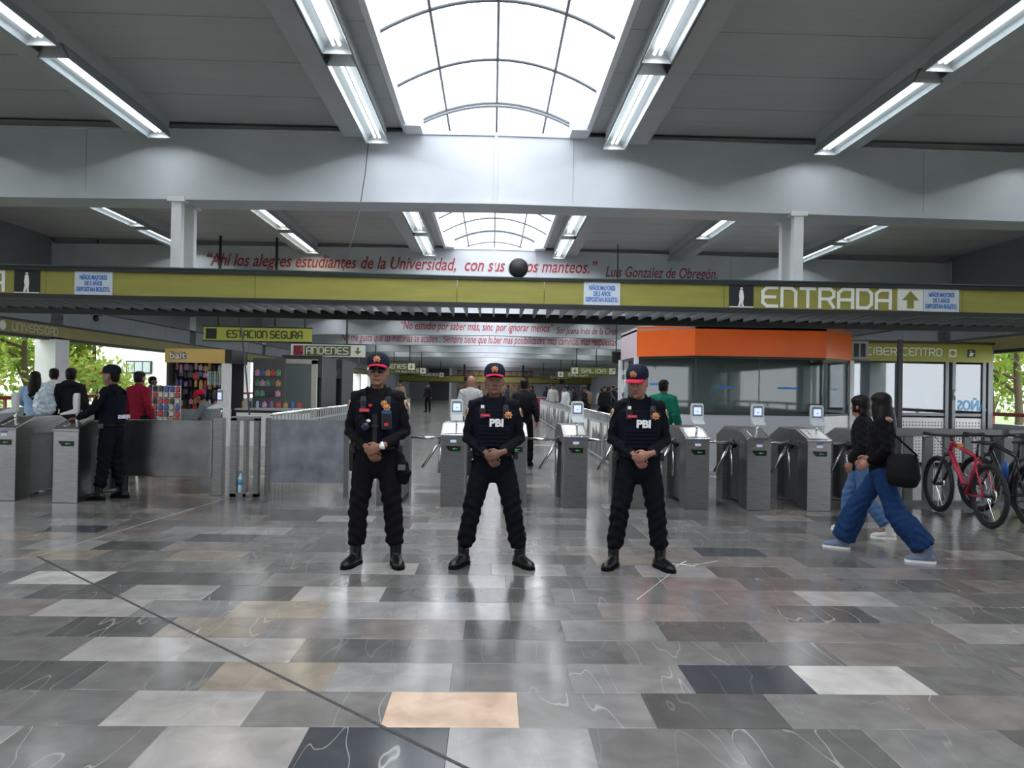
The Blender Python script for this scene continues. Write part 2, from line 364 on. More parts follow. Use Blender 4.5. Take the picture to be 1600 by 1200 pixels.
# --- light runs
m_house = mat('lamp_housing', (.46, .48, .50), .35, noise=.05, nscale=4)
m_refl = mat('lamp_reflector', (.34, .39, .41), .35)
m_tube = mat('lit_tube', (1, 1, 1), .4, emit=TUBE_E, ecol=(.93, .98, 1.0))
def run_meshes(L):
    rail = MB().box(-.40, -.22, 0, L, 4.62, 4.8).box(-.43, -.19, 0, L, 4.60, 4.63).mesh('rail', m_house)
    spine = MB().prism([(-.10, 4.65), (.10, 4.65), (.10, 4.8), (-.10, 4.8)], 0, L, 'y').mesh('spine', m_house)
    return rail, spine
def seg_meshes(L):
    hs = MB().prism([(-.15, 4.42), (-.135, 4.42), (-.065, 4.545), (.065, 4.545), (.135, 4.42), (.15, 4.42), (.085, 4.565), (-.085, 4.565)], 0, L, 'y')
    tb = MB().tube([(-.028, .06, 4.485), (-.028, L-.06, 4.485)], .017, 8).tube([(.028, .06, 4.485), (.028, L-.06, 4.485)], .017, 8)
    ec = MB().prism([(-.15, 4.42), (.15, 4.42), (.085, 4.565), (-.085, 4.565)], 0, .012, 'y')
    return hs.mesh('reflector', m_refl), tb.mesh('fluorescent_tube', m_tube), ec.mesh('end_cap', m_house)
RL = BAY-.75
rail_me, spine_me = run_meshes(RL); SG = 2.22; ref_me, tube_me, cap_me = seg_meshes(SG)
PLACE = {-7.0: 'nearest the left windows', -4.17: 'between skylight and left windows', -1.48: 'along the skylight, left windows side',
         1.48: 'along the skylight, kiosk side', 4.17: 'between skylight and kiosk side', 7.0: 'farthest out on the kiosk side'}
ORD = ['two beams before the sign band', 'in front of the first beam', 'between the first and second beams', 'between the second and third beams', 'beyond the third beam', 'beyond the fourth beam', 'beyond the fifth beam', 'beyond the sixth beam']
for bi in range(0, 8):
    y0 = BEAMS[bi]+.55
    for x in (-7.0, -4.17, -1.48, 1.48, 4.17, 7.0):
        t = thing('light_fixture', 'trough lamp %s, %s' % (PLACE[x], ORD[bi]), 'lamp', (x, y0, 0), 0, 'fluorescent ceiling lamps')
        rl = link('rail', rail_me, t)
        if x > 0: rl.scale = (-1, 1, 1)
        link('spine', spine_me, t)
        for k in range(3):
            yy = .02+k*(SG+.17)
            s = link('reflector', ref_me, t, loc=(0, yy, .125 if k < 2 else .095))
            if (bi, x, k) not in ((2, 4.17, 2), (2, 7.0, 0)):
                link('fluorescent_tube', tube_me, s)
                la = bpy.data.lights.new('tube_light', 'AREA'); la.shape = 'RECTANGLE'; la.size = .034; la.size_y = SG-.15; la.energy = LAMP_W
                la.color = (.92, .97, 1.0) if not (bi == 2 and x == -4.17) else (1, .86, .62)
                lo = bpy.data.objects.new('tube_light', la); COL.objects.link(lo); lo.parent = s; lo.location = (0, SG/2, 4.466)
            link('end_cap', cap_me, s); link('end_cap', cap_me, s, loc=(0, SG-.012, 0))
# --- side walls: parapet, rail, columns, olive band, grey panel band
m_gpan = mat('grey_wall_panel', (.30, .33, .38), .45, noise=.06, nscale=2)
m_band = mat('olive_band_dull', (.30, .27, .10), .5, noise=.12, nscale=2)
for nm, X, s, YW in (('wall_left', XL, -1, 62.), ('wall_right', XR, 1, 62.)):
    def bx(x0, x1, *a):
        return MB().box(min(X+s*x0, X+s*x1), max(X+s*x0, X+s*x1), *a)
    wl = struct(bx(0, .2, YB, YW, 0, .9).build(nm, mat('parapet', (.36, .38, .41), .6, noise=.08)), 'low grey parapet under the open side of the hall')
    bx(0, .3, YW, YE, 0, 4.8).build('solid_wall', mat('far_wall', (.42, .45, .50), .6), wl)
    bx(.04, .12, YB, YW, 1.07, 1.15).build('handrail', m_red, wl)
    yy = YB+.4
    while yy < YW: bx(.05, .10, yy, yy+.05, .9, 1.08).build('rail_post', m_red, wl); yy += 1.95
    bx(0, .22, YB, YW, 2.43, 2.50).build('lintel', m_dark, wl)
    bx(-.02, .2, YB, YW, 2.50, 2.76).build('olive_band', m_band, wl)
    bx(-.03, .2, YB, YW, 2.76, 2.81).build('band_edge', m_dark, wl)
    bx(.02, .3, YB, YW, 3.26, 4.8).build('upper_wall', mat('upper_wall', (.22, .24, .27), .6), wl)
    bx(0, .2, YB, YW, 3.23, 3.27).build('panel_edge', m_dark, wl)
    p = 1.95; yy = YB
    pme = bx(0, .14, 0, p-.012, 2.81, 3.23).mesh('wall_panel', m_gpan)
    while yy+p < YW: link('wall_panel', pme, wl, loc=(0, yy, 0)); yy += p
    for yb in BEAMS[:9]:
        bx(-.15, .32, yb-.05, yb+.5, 0, 2.45).build('column', m_white, wl)
        bx(-.0, .3, yb, yb+.5, 2.45, 4.7).build('column_head', m_conc, wl)
struct(MB().box(XL, XR, YE, YE+.3, 0, 4.8).build('wall_back', mat('end_wall', (.36, .38, .42), .6)), 'far end wall of the hall')
struct(MB().box(XL-.4, XR+.4, YB-.3, YB, 0, 4.9).build('wall_front_added', mat('blocking_wall', (.4, .42, .45), .6)), 'added unseen wall behind the camera that blocks light from that end')  # unseen wall, added to keep light from behind off the officers
lettering('station_name', 'UNIVERSIDAD', .16, 0, 1.62, mat('faded_letter', (.62, .60, .45), .5), None, 0, 0, .16)
o = bpy.data.objects['station_name']; o.parent = bpy.data.objects['wall_left']; o.rotation_euler = (0, 0, PI/2); o.location = (XL+.025, 15.85, 2.55)
mb = MB().lathe([(.10, 0), (.10, .01)], n=20); o = mb.build('station_emblem', m_ltext, bpy.data.objects['wall_left']); o.rotation_euler = (0, PI/2, 0); o.location = (XL+.02, 15.55, 2.63)
# end mural
mu = MB().box(-4.2, 5.0, 0, .1, .4, 3.6).build('mural', None or mat('relief_mural', (.24, .16, .11), .7, noise=.8, nscale=1.6, bump=.6, bscale=3))
mu.location = (0, YE-.14, 0); tag(mu, 'brown relief mural on the far end wall', 'mural')
MB().box(-4.3, 5.1, -.02, .1, 3.6, 3.7).build('frame', m_dark, mu)
# quotes on the beams
m_quote = mat('red_script', (.40, .045, .06), .6)
m_quote2 = mat('dark_red_script', (.30, .06, .09), .6)
text('quote_lettering', '“Ahí los alegres estudiantes de la Universidad,  con sus rotos manteos.”', .42, m_quote, beams[3], (-2.17, BEAMS[3]+.014, 4.36), 9.1, shear=.28, bold=.004)
text('quote_author', 'Luis González de Obregón.', .36, m_quote2, beams[3], (3.95, BEAMS[3]+.014, 4.27), 2.65, shear=.28, bold=.003)
text('quote_lettering', '“No estudio por saber más, sino por ignorar menos”', .52, m_quote, beams[5], (-.75, BEAMS[5]+.014, 4.22), 6.8, shear=.28, bold=.005)
text('quote_author', 'Sor Juana Inés de la Cruz.', .42, m_quote2, beams[5], (4.2, BEAMS[5]+.014, 4.12), 2.75, shear=.28, bold=.003)
text('quote_lettering', 'No me gusta que las historias se acaben... Siempre tiene que haber mas posibilidades, mas caminos, mas respuestas', .62, m_quote, beams[6], (-.75, BEAMS[6]+.014, 4.16), 15.2, shear=.28, bold=.004)
# ================================================================ CANOPY AND SIGN BAND OVER THE TURNSTILES
cy0, cy1 = 9.0, 10.3
can = thing('entrance_canopy', 'long olive sign band with black frame and louvred underside above the turnstiles', 'canopy', (0, cy0, -.035))
XA, XB = -9.9, 10.6
jn = [XA, -7.6, -5.4, -2.9, -.45, .62, 2.85, 5.85, 8.2, XB]
for a, b in zip(jn[:-1], jn[1:]): MB().box(a+.003, b-.003, .02, .06, 2.56, 2.85).build('olive_panel', m_olive, can)
MB().box(XA, XB, -.01, .07, 2.845, 2.885).build('top_frame', m_dark, can)
MB().box(XA, XB, -.01, .07, 2.505, 2.562).build('bottom_frame', m_dark, can)
MB().tube([(x, .0, 2.90-.03*math.exp(-((x-.3)/2.)**2)) for x in np.linspace(XA, XB, 30)], .016, 6).build('top_cable', mat('dark_green_cable', (.02, .045, .04), .5), can, True)
MB().box(XA, XB, 1.24, 1.32, 2.44, 2.56).build('rear_frame', m_dark, can)
MB().box(XA, XB, .06, 1.26, 2.70, 2.73).build('deck', mat('canopy_deck', (.10, .11, .12), .6), can)
lm = MB().box(-.012, .012, .07, 1.24, 2.51, 2.62).mesh('louvre', mat('louvre_metal', (.34, .36, .38), .4, .3))
x = XA+.1
while x < XB: link('louvre', lm, can, loc=(x, 0, 0)); x += .185
lettering('entrance_lettering', 'ENTRADA', .225, 3.33, 4.93, m_ltext, can, .018, 2.595, .17)
lettering('entrance_lettering', 'ENTRADA', .225, -7.48, -5.90, m_ltext, can, .018, 2.595, .17)
m_picto = mat('pictogram_black', (.012, .014, .02), .5)
def picto(x):
    s = MB().box(x-.15, x+.15, .008, .02, 2.57, 2.855).build('pictogram', m_picto, can)
    mb = MB(); mb.limb([(x, .004, 2.80), (x, .004, 2.815)], [(.016, .004)]*2, 8, (0, 1, 0))
    mb.prism([(x-.02, 2.79), (x+.015, 2.79), (x+.03, 2.70), (x+.02, 2.62), (x+.03, 2.585), (x+.005, 2.585), (x-.002, 2.64), (x-.015, 2.585), (x-.04, 2.585), (x-.022, 2.66), (x-.03, 2.71)], .003, .009, 'y')
    mb.box(x-.15, x+.15, .004, .009, 2.57, 2.582); mb.build('walking_figure', m_ltext, s)
picto(3.06); picto(-5.62)
a = MB().box(5.02, 5.34, .008, .02, 2.57, 2.845).build('arrow_plate', mat('arrow_white', (.80, .80, .76), .5), can)
MB().prism([(5.14, 2.60), (5.22, 2.60), (5.22, 2.70), (5.285, 2.70), (5.18, 2.815), (5.075, 2.70), (5.14, 2.70)], .002, .009, 'y').build('up_arrow', mat('arrow_olive', (.22, .22, .04), .5), a)
m_stk = mat('sticker_pale', (.60, .66, .74), .4); m_blue = mat('print_blue', (.03, .16, .55), .5)
for x in (-4.83, 1.33, 5.57):
    s = MB().box(x-.225, x+.225, .006, .019, 2.555, 2.85).build('notice', m_stk, can)
    text('notice_print', 'NIÑOS MAYORES\nDE 5 AÑOS\nDEPOSITAN BOLETO.', .075, m_blue, s, (x, .004, 2.70), .40, bold=.0025, ext=.001)
# support posts and loudspeaker
for x in (-4.05, 3.95):
    for dy in (9.5, 9.9):
        p = thing('support_post', 'white square steel post carrying the sign band, %s, %s' % ('near the left lamp run' if x < 0 else 'near the right lamp run', 'in front' if dy < 9.6 else 'behind its twin'), 'post', (x, dy, 0), 0, 'white canopy posts')
        MB().box(-.065, .065, -.05, .05, 2.70, 3.83).build('post_shaft', m_white, p, bevel=.006)
        MB().box(-.11, .11, -.07, .07, 3.79, 3.855).build('bracket', m_white, p)
sp = thing('loudspeaker', 'round black loudspeaker with white rim on top of the sign band', 'loudspeaker', (.30, 9.03, 2.965))
o = MB().lathe([(.0, -.05), (.112, -.05), (.118, -.03), (.118, .03), (.09, .06)], n=28).build('grille', m_black, sp, True); o.rotation_euler = (PI/2, 0, 0)
o = MB().lathe([(.122, -.12), (.125, -.06), (.12, -.055)], (0, 0, 0), 28).build('back_shell', m_white, sp, True); o.rotation_euler = (PI/2, 0, 0); o.location = (-.012, 0, .025)
MB().box(-.04, .04, -.02, .04, -.12, -.09).build('bracket', m_black, sp)
def cable(name, label, pts, r=.008):
    tag(MB().tube(pts, r, 6).build(name, mat('cable_grey', (.12, .13, .14), .6), None, True), label, 'cable')
cable('hanging_cable', 'thin loose wire hanging from the first beam down to the sign band', [(-1.62, 9.42, 4.72), (-1.66, 9.40, 4.2), (-1.72, 9.3, 3.6), (-1.86, 9.1, 2.9)], .006)
cable('hanging_cable', 'grey cable dropping from the canopy to the gate railing', [(-3.52, 10.28, 2.42), (-3.50, 10.4, 2.1), (-3.46, 10.42, 1.7), (-3.40, 10.44, 1.05)], .012)
# ================================================================ PEOPLE
def skin(c): return mat('skin_%d' % int(c[0]*1000), c, .5, noise=.06, nscale=30)
SK1, SK2, SK3 = skin((.25, .122, .078)), skin((.205, .10, .066)), skin((.33, .155, .11))
def cloth(n, c, r=.85): return mat('cloth_'+n, c, r, noise=.12, nscale=25, bump=.25, bscale=220, spec=.12)
UNI = cloth('navy_uniform', (.0055, .0065, .011)); UNI2 = cloth('dark_uniform', (.0075, .0068, .0085)); VEST = cloth('vest', (.005, .0065, .013))
BLK = cloth('black', (.005, .005, .006)); LEATHER = mat('boot_leather', (.004, .004, .0045), .3, spec=.4); HAIR = mat('black_hair', (.0045, .0035, .003), .5, bump=.08, bscale=30, stretch=(8, 8, 1), spec=.2)
CAPR = cloth('cap_pink_red', (.62, .03, .08)); CAPN = cloth('cap_navy', (.012, .015, .030)); GOLD = mat('badge_gold', (.72, .36, .16), .4, .3, noise=.3, nscale=60)
GOLDD = mat('badge_center', (.55, .22, .07), .45, .3); REDT = mat('name_tag_red', (.60, .03, .06), .5); WHT = mat('print_white', (.85, .85, .85), .6)
EYEW, EYED = mat('eye_white_shaded', (.30, .27, .25), .4), mat('eye_dark', (.02, .012, .01), .2); LIP = mat('lips', (.15, .055, .048), .5)  # eye whites dimmed in the colour itself to paint in facial shade
def fold(cs, amp=.006):
    """cloth folds: amp weighted near given centres (joints)"""
    def d(co):
        x, y, z = co[:, 0], co[:, 1], co[:, 2]
        wv = np.sin(z*75+5*np.sin(x*11+1)+4*np.sin(y*14))+.7*np.sin(z*48-x*40+3*np.sin(y*20+2))+.5*np.sin(x*60+y*55+z*20)
        wt = np.full(len(co), .22)
        for c, r in cs: wt += np.exp(-((co-np.array(c))**2).sum(1)/(r*r))
        return amp*.5*wv*np.minimum(wt, 1.1)
    return d
def hand(mb, wr, d, n, side, curl=.5, s=1.0, spread=.0):
    """wr wrist, d towards fingertips, n palm normal (curl direction), side = thumb direction"""
    wr, d, n = V(wr), V(d).normalized(), V(n).normalized(); t = V(side); t = (t-d*t.dot(d)).normalized(); n = (n-d*n.dot(d)-t*n.dot(t)).normalized()
    mb.limb([wr-d*.05*s, wr, wr+d*.03*s, wr+d*.06*s, wr+d*.092*s], [(.026*s, .021*s), (.027*s, .019*s), (.036*s, .017*s), (.042*s, .016*s), (.040*s, .0135*s)], 12, tuple(n), .4)
    for i, (o, L) in enumerate(((.031, .92), (.0105, 1.03), (-.0105, .96), (-.031, .78))):
        p = wr+d*(.088-.004*abs(i-1.2))*s+t*o*s; q = [p-d*.02*s, p]; a = .25*curl; dd = d+t*(o*spread*8)
        dd.normalize()
        for L2 in (.044, .028, .022):
            a += curl*.62; p = p+(dd*math.cos(a)+n*math.sin(a))*L2*L*s; q.append(p)
        mb.limb(q, [.0095*s, .0098*s, .0090*s, .0082*s, .0070*s], 8, tuple(t), .6)
    p = wr+d*.02*s+t*.026*s; q = [p-t*.012*s, p+d*.028*s+t*.022*s+n*.008*s, p+d*.058*s+t*.030*s+n*.020*s, p+d*.082*s+t*.026*s+n*.030*s]
    mb.limb(q, [.015*s, .0135*s, .0108*s, .0085*s], 8, tuple(n), .6)
HEADS = [(-.10, .056, .050, .060, .018), (-.05, .056, .052, .062, .014), (-.012, .050, .066, .064, .006), (.0, .046, .086, .066, 0), (.012, .054, .092, .070, 0), (.035, .063, .0935, .082, 0), (.055, .067, .0935, .090, 0), (.08, .0705, .092, .097, 0),
         (.105, .0735, .087, .101, 0), (.122, .0745, .089, .103, 0), (.138, .0755, .094, .103, 0), (.165, .074, .089, .101, 0), (.19, .066, .075, .090, 0), (.21, .050, .054, .068, 0), (.222, .030, .032, .042, 0), (.226, .012, .012, .018, 0)]
def head_rings(k=1., z0=-1, z1=9, off=0.):
    out = []
    for z, w_, f_, b_, yo in HEADS:
        if not z0 <= z <= z1: continue
        r = []
        for j in range(24):
            a = 2*PI*j/24; c, s_ = math.cos(a), math.sin(a); p = .86
            cx = math.copysign(abs(c)**p, c); sy = math.copysign(abs(s_)**p, s_)
            r.append(((w_*k+off)*cx, yo+((f_*k+off)*sy if s_ < 0 else (b_*k+off)*sy), z+(off if z > .15 else 0)))
        out.append(r)
    return out
def add_head(mb, mt):
    h = MB(); h.rings(head_rings())
    h.limb([(0, -.088, .120), (0, -.100, .100), (0, -.113, .082), (0, -.100, .073)], [.008, .010, .0145, .010], 8, (1, 0, 0))
    h.ell((-.013, -.098, .078), (.009, .010, .008)); h.ell((.013, -.098, .078), (.009, .010, .008))
    h.limb([(-.05, -.077, .137), (-.02, -.090, .136), (.02, -.090, .136), (.05, -.077, .137)], [.008]*4, 8)
    h.limb([(-.024, -.085, .046), (0, -.095, .049), (.024, -.085, .046)], [(.006, .006)]*3, 8); h.limb([(-.02, -.085, .038), (0, -.095, .037), (.02, -.085, .038)], [.007]*3, 8)
    h.ell((0, -.082, .008), (.022, .016, .014))
    for s in (-1, 1): h.ell((s*.077, .008, .098), (.011, .021, .033)); h.ell((s*.046, -.062, .080), (.016, .016, .020))
    h.xf(mt); mb.v, o = mb.v, len(mb.v); mb.add(h.v, h.f)
def face_parts(root, mt, beard=False, glasses=False):
    for nm, ma, fn in (('lips', LIP, lambda q: [q.limb([(-.024, -.0905, .040), (-.01, -.0985, .0445), (.01, -.0985, .0445), (.024, -.0905, .040)], [(.0055, .0055)]*4, 8)]),
                       ('eyebrows', HAIR, lambda q: [q.limb([(s*.014, -.0975, .139), (s*.032, -.0935, .144), (s*.052, -.079, .139)], [(.0035, .0045)]*3, 6) for s in (-1, 1)])):
        q = MB(); fn(q); q.xf(mt); q.build(nm, ma, root, True)
    if glasses:
        q = MB()
        for s in (-1, 1):
            q.limb([(s*.008, -.1, .121), (s*.02, -.103, .118), (s*.036, -.1, .116), (s*.054, -.088, .119), (s*.066, -.072, .123)], [(.010, .004), (.019, .004), (.021, .004), (.018, .004), (.008, .004)], 12, (0, 1, 0))
            q.tube([(s*.066, -.072, .125), (s*.078, .0, .118)], .003, 6)
        q.tube([(-.012, -.103, .124), (.012, -.103, .124)], .003, 6); q.xf(mt); q.build('sunglasses', mat('dark_lens', (.006, .006, .008), .08), root, True)
    else:
        for s in (-1, 1):
            q = MB().ell((s*.031, -.0815, .118), (.0135, .009, .0062)); q.xf(mt); e = q.build('eye', EYEW, root, True)
            q = MB().ell((s*.031, -.0885, .118), (.0055, .003, .0055)); q.xf(mt); q.build('iris', EYED, e, True)
def hair_short(root, mt, ma=HAIR, low=.09, k=1.0):
    rs = []
    for r in head_rings(1.0, .03, 9, .012*k):
        rs.append([(x, y, z) if (z > .17 or (y > .015 and (z > .06 or y > .05))) else (x*.86, y*(.80 if y < 0 else .9), z) for (x, y, z) in r])
    q = MB(); q.rings(rs); q.xf(mt); remesh(q, .008, 'hair', ma, root, 2)
def hair_long(root, mt, ln=.40, wd=.105, ma=HAIR):
    q = MB(); q.rings([[(x, y, z) if (z > .16 or y > .0) else (x*.86, y*.8, z) for x, y, z in r] for r in head_rings(1.0, .03, 9, .016)]); q.ell((0, .006, .178), (.088, .108, .074), 18, 10); q.limb([(0, .03, .125), (0, .055, .08), (0, .085, -.03), (0, .10, -.14), (0, .095, -ln+.06), (0, .09, -ln)], [(.075, .06), (.088, .07), (wd, .06), (wd, .05), (wd*.85, .04), (wd*.5, .022)], 16, (0, 1, 0))
    for s in (-1, 1): q.limb([(s*.055, -.01, .17), (s*.078, -.005, .10), (s*.084, .02, 0), (s*.085, .05, -.12)], [(.03, .03), (.022, .045), (.02, .045), (.012, .03)], 10)
    q.xf(mt); remesh(q, .01, 'hair', ma, root, 3)
def star(mb, c, r, y, n=8, th=.006, sq=.66):
    pts = []
    for i in range(2*n): a = PI*i/n+PI/2; q = r if i % 2 == 0 else r*sq; pts.append((c[0]+q*math.cos(a), c[1]+q*math.sin(a)))
    mb.prism(pts, y-th, y, 'y')
def badge(parent, name, c, r, y, mt=None):
    q = MB(); star(q, c, r, y); st = len(q.v)
    if mt: q.xf(mt)
    b = q.build(name, GOLD, parent)
    q = MB().lathe([(.55*r, 0), (.5*r, .004)], n=16); q.xf(M.Translation((c[0], y-.006, c[1])) @ M.Rotation(PI/2, 4, 'X'))
    if mt: q.xf(mt)
    q.build('medallion', GOLDD, b, True)
def cap(root, mt, crown=CAPN, vis=CAPR, bdg=True, lab=None):
    q = MB(); rs = head_rings(1.0, .12, 9, .014); rs = [[(x*1.02, y*1.02, z+.026) for x, y, z in r] for r in rs]; q.rings(rs); q.ell((0, 0, .264), (.008, .008, .006))
    q.xf(mt); c = remesh(q, .007, 'cap', crown, root, 2)
    q = MB(); top, bot = [], []
    N = 13
    for i in range(N):
        a = PI*(i/(N-1)); x = -.078*math.cos(a); yi = -.045-.052*math.sin(a); xo = x*1.02; yo = -.045-.125*math.sin(a)**.8
        zi = .158+.014*math.sin(a); zo = .150-.012*abs(math.cos(a))+.010*math.sin(a)
        top.append(((x, yi, zi), (xo, yo, zo)))
    for i in range(N-1):
        (a, b), (c2, d) = top[i], top[i+1]; dn = lambda p: (p[0], p[1], p[2]-.006)
        q.add([a, b, d, c2, dn(a), dn(b), dn(d), dn(c2)], [(0, 1, 2, 3), (7, 6, 5, 4), (1, 5, 6, 2), (0, 3, 7, 4)])
    q.xf(mt); q.build('visor', vis, c, True)
    if bdg: badge(c, 'cap_badge', (0, .208), .034, -.098, mt @ M.Translation((0, -.002, 0)) @ M.Rotation(.0, 4, 'X'))
    return c
def lerp(a, b, t): return V(a)*(1-t)+V(b)*t
def pose(fs=.2, h=1.0, hip=.90):
    J = {}
    for s, x in (('R', -1), ('L', 1)):
        J['hip'+s] = V((x*.088, .0, hip)); J['ank'+s] = V((x*fs, .03, .085)); J['knee'+s] = lerp(J['hip'+s], J['ank'+s], .50)+V((x*.012, -.035, 0)); J['toe'+s] = V((x*.25, -1, 0))
        J['sh'+s] = V((x*.160, .01, 1.400)); J['el'+s] = V((x*.238, .035, 1.125)); J['wr'+s] = V((x*.27, -.06, .88)); J['hd'+s] = V((0, -.2, -1)); J['hn'+s] = V((-x, 0, 0)); J['ht'+s] = V((0, -1, 0))
    J['head'] = M.Translation((0, -.012, 1.495)); J['lean'] = V((0, 0, 0)); J['curl'] = .45
    return J
def clasp(J, z=.975, y=-.235):
    """left hand folded over the right one in front of the belt"""
    J['elL'] = V((.224, .01, 1.105)); J['elR'] = V((-.224, .01, 1.105)); J['curlL'] = .62; J['curlR'] = .85
    J['wrL'] = V((.062, y-.018, z+.030)); J['hdL'] = V((-1, -.04, -.38)); J['hnL'] = V((-.15, 1, .0)); J['htL'] = V((-.2, .0, 1))
    J['wrR'] = V((-.045, y+.035, z-.0)); J['hdR'] = V((.62, -.05, -.8)); J['hnR'] = V((0, 1, .1)); J['htR'] = V((.2, -.1, 1))
    return J
TOR = [(.90, .150, .105, 0), (1.0, .145, .10, 0), (1.12, .15, .105, 0), (1.26, .168, .112, 0), (1.36, .170, .105, .005), (1.42, .125, .085, .012), (1.47, .062, .058, .014)]
def torso(mb, k=0., z0=0, z1=9, lean=V((0, 0, 0)), kx=1., ky=1.):
    mb.rings([[(kx*(rx+k)*math.cos(2*PI*j/24)+lean.x*(z-.9), yo+lean.y*(z-.9)+ky*(ry+k)*math.sin(2*PI*j/24), z) for j in range(24)] for z, rx, ry, yo in TOR if z0 <= z <= z1])
def body(root, J, skin_m, vox, hands=True):
    b = MB(); torso(b, -.012, lean=J['lean'])
    for s in 'RL':
        b.limb([J['hip'+s]+V((0, 0, .04)), J['knee'+s], J['ank'+s], J['ank'+s]+V((0, 0, -.03))], [.072, .048, .036, .034], 12)
        a = J['ank'+s]; t = J['toe'+s].normalized(); b.limb([a-t*.03+V((0, 0, -.035)), a+t*.12+V((0, 0, -.05))], [(.034, .03), (.03, .018)], 10, (0, 0, 1))
        b.limb([J['sh'+s]-V(((1 if s == 'L' else -1)*.08, 0, .0)), J['sh'+s], J['el'+s], J['wr'+s]], [.05, .048, .038, .027], 12)
        if hands: hand(b, J['wr'+s], J['hd'+s], J['hn'+s], J['ht'+s], J.get('curl'+s, J['curl']), .93)
    hp = J['head'] @ V((0, .012, -.04)); b.limb([V((0, .014, 1.40))+J['lean']*.5, hp], [.056, .054], 14)
    add_head(b, J['head']); return remesh(b, vox, 'body', skin_m, root, 2)
def jacket(root, J, ma, vox=.009, k=.012, amp=.006, name='jacket', arm=1.0, z0=.86, bottom=.0, flare=0.):
    b = MB(); torso(b, k, lean=J['lean']); cs = []
    if bottom: b.rings([[((.15+k+flare*i)*math.cos(2*PI*j/24), (.108+k+flare*i)*math.sin(2*PI*j/24), z) for j in range(24)] for i, z in ((1, .90-bottom), (0, .95))])
    for s in 'RL':
        x = 1 if s == 'L' else -1; sh, el, wr = J['sh'+s], J['el'+s], J['wr'+s]
        b.limb([sh-V((x*.09, 0, -.012)), sh+V((x*.008, 0, -.005)), lerp(sh, el, .5), el, lerp(el, wr, .5), lerp(el, wr, .93)], [.060*arm, .066*arm, .060*arm, .054*arm, .049*arm, .040*arm], 14)
        cs += [(tuple(el), .16), (tuple(sh), .10)]
    if J.get('collar', True): b.limb([V((0, .016, 1.44))+J['lean']*.54, V((0, .008, 1.50))+J['lean']*.6], [(.068, .064), (.064, .060)], 16, cap=.1)
    return remesh(b, vox, name, ma, root, 3, fold(cs+[((0, -.1, 1.0), .12)], amp))
def trousers(root, J, ma, vox=.010, k=1.0, flare=1.0, amp=.012, top=1.0, hem=.06, name='trousers'):
    b = MB(); b.rings([[(rx*math.cos(2*PI*j/24), ry*math.sin(2*PI*j/24), z) for j in range(24)] for z, rx, ry in ((.725, .035, .06), (.75, .068, .08), (.78, .10, .098), (.83, .152, .115), (.88, .168, .122), (.95, .166, .12), (top, .158, .112), (top+.03, .156, .11))]); cs = []
    for s in 'RL':
        h, kn, a = J['hip'+s], J['knee'+s], J['ank'+s]; e = lerp(kn, a, 1-hem/.42)
        b.limb([h+V((0, .005, .02)), lerp(h, kn, .35), lerp(h, kn, .7), kn, lerp(kn, a, .35), lerp(kn, a, .7), e], [.092*k, .096*k, .087*k, .080*k*flare**.5, .076*k*flare, .074*k*flare, (.060 if hem > .08 else .074)*k*flare], 16, cap=.15)
        cs += [(tuple(kn), .13), (tuple(a+V((0, 0, .1))), .16), (tuple(h), .08)]
    return remesh(b, vox, name, ma, root, 3, fold(cs, amp))
def boot(root, a, t, ma=LEATHER, shaft=.17, s=1.0, sole=None, name='boot'):
    a, t = V(a), V((t[0], t[1], 0)).normalized(); z = V((0, 0, 1)); g = V((a.x, a.y, 0)); b = MB()
    b.limb([g-t*.062+z*.045, g-t*.03+z*.050, g+t*.05*s+z*.052, g+t*.12*s+z*.042, g+t*.165*s+z*.036, g+t*.195*s+z*.030], [(.034, .040), (.041, .046), (.043, .048), (.049, .036), (.047, .030), (.030, .022)], 14, (0, 0, 1), .5)
    b.limb([g+z*.05, a+z*(shaft-.03), a+z*shaft], [(.046, .052), (.054, .056), (.056, .058)], 14, tuple(t), .1)
    o = remesh(b, .007, name, ma, root, 3)
    n = V((-t.y, t.x, 0)); poly = []
    for u, w_ in ((-.088, 0), (-.075, .03), (-.03, .042), (.05, .043), (.12, .052), (.17, .047), (.205, .025), (.212, 0)): poly.append((u*(s if u > 0 else 1), w_))
    full = poly+[(u, -w_) for u, w_ in poly[-2:0:-1]]
    MB().prism([tuple((g+t*u+n*w_).xy) for u, w_ in full], 0.0, .024, 'z').build('sole', sole or BLK, o)
    return o
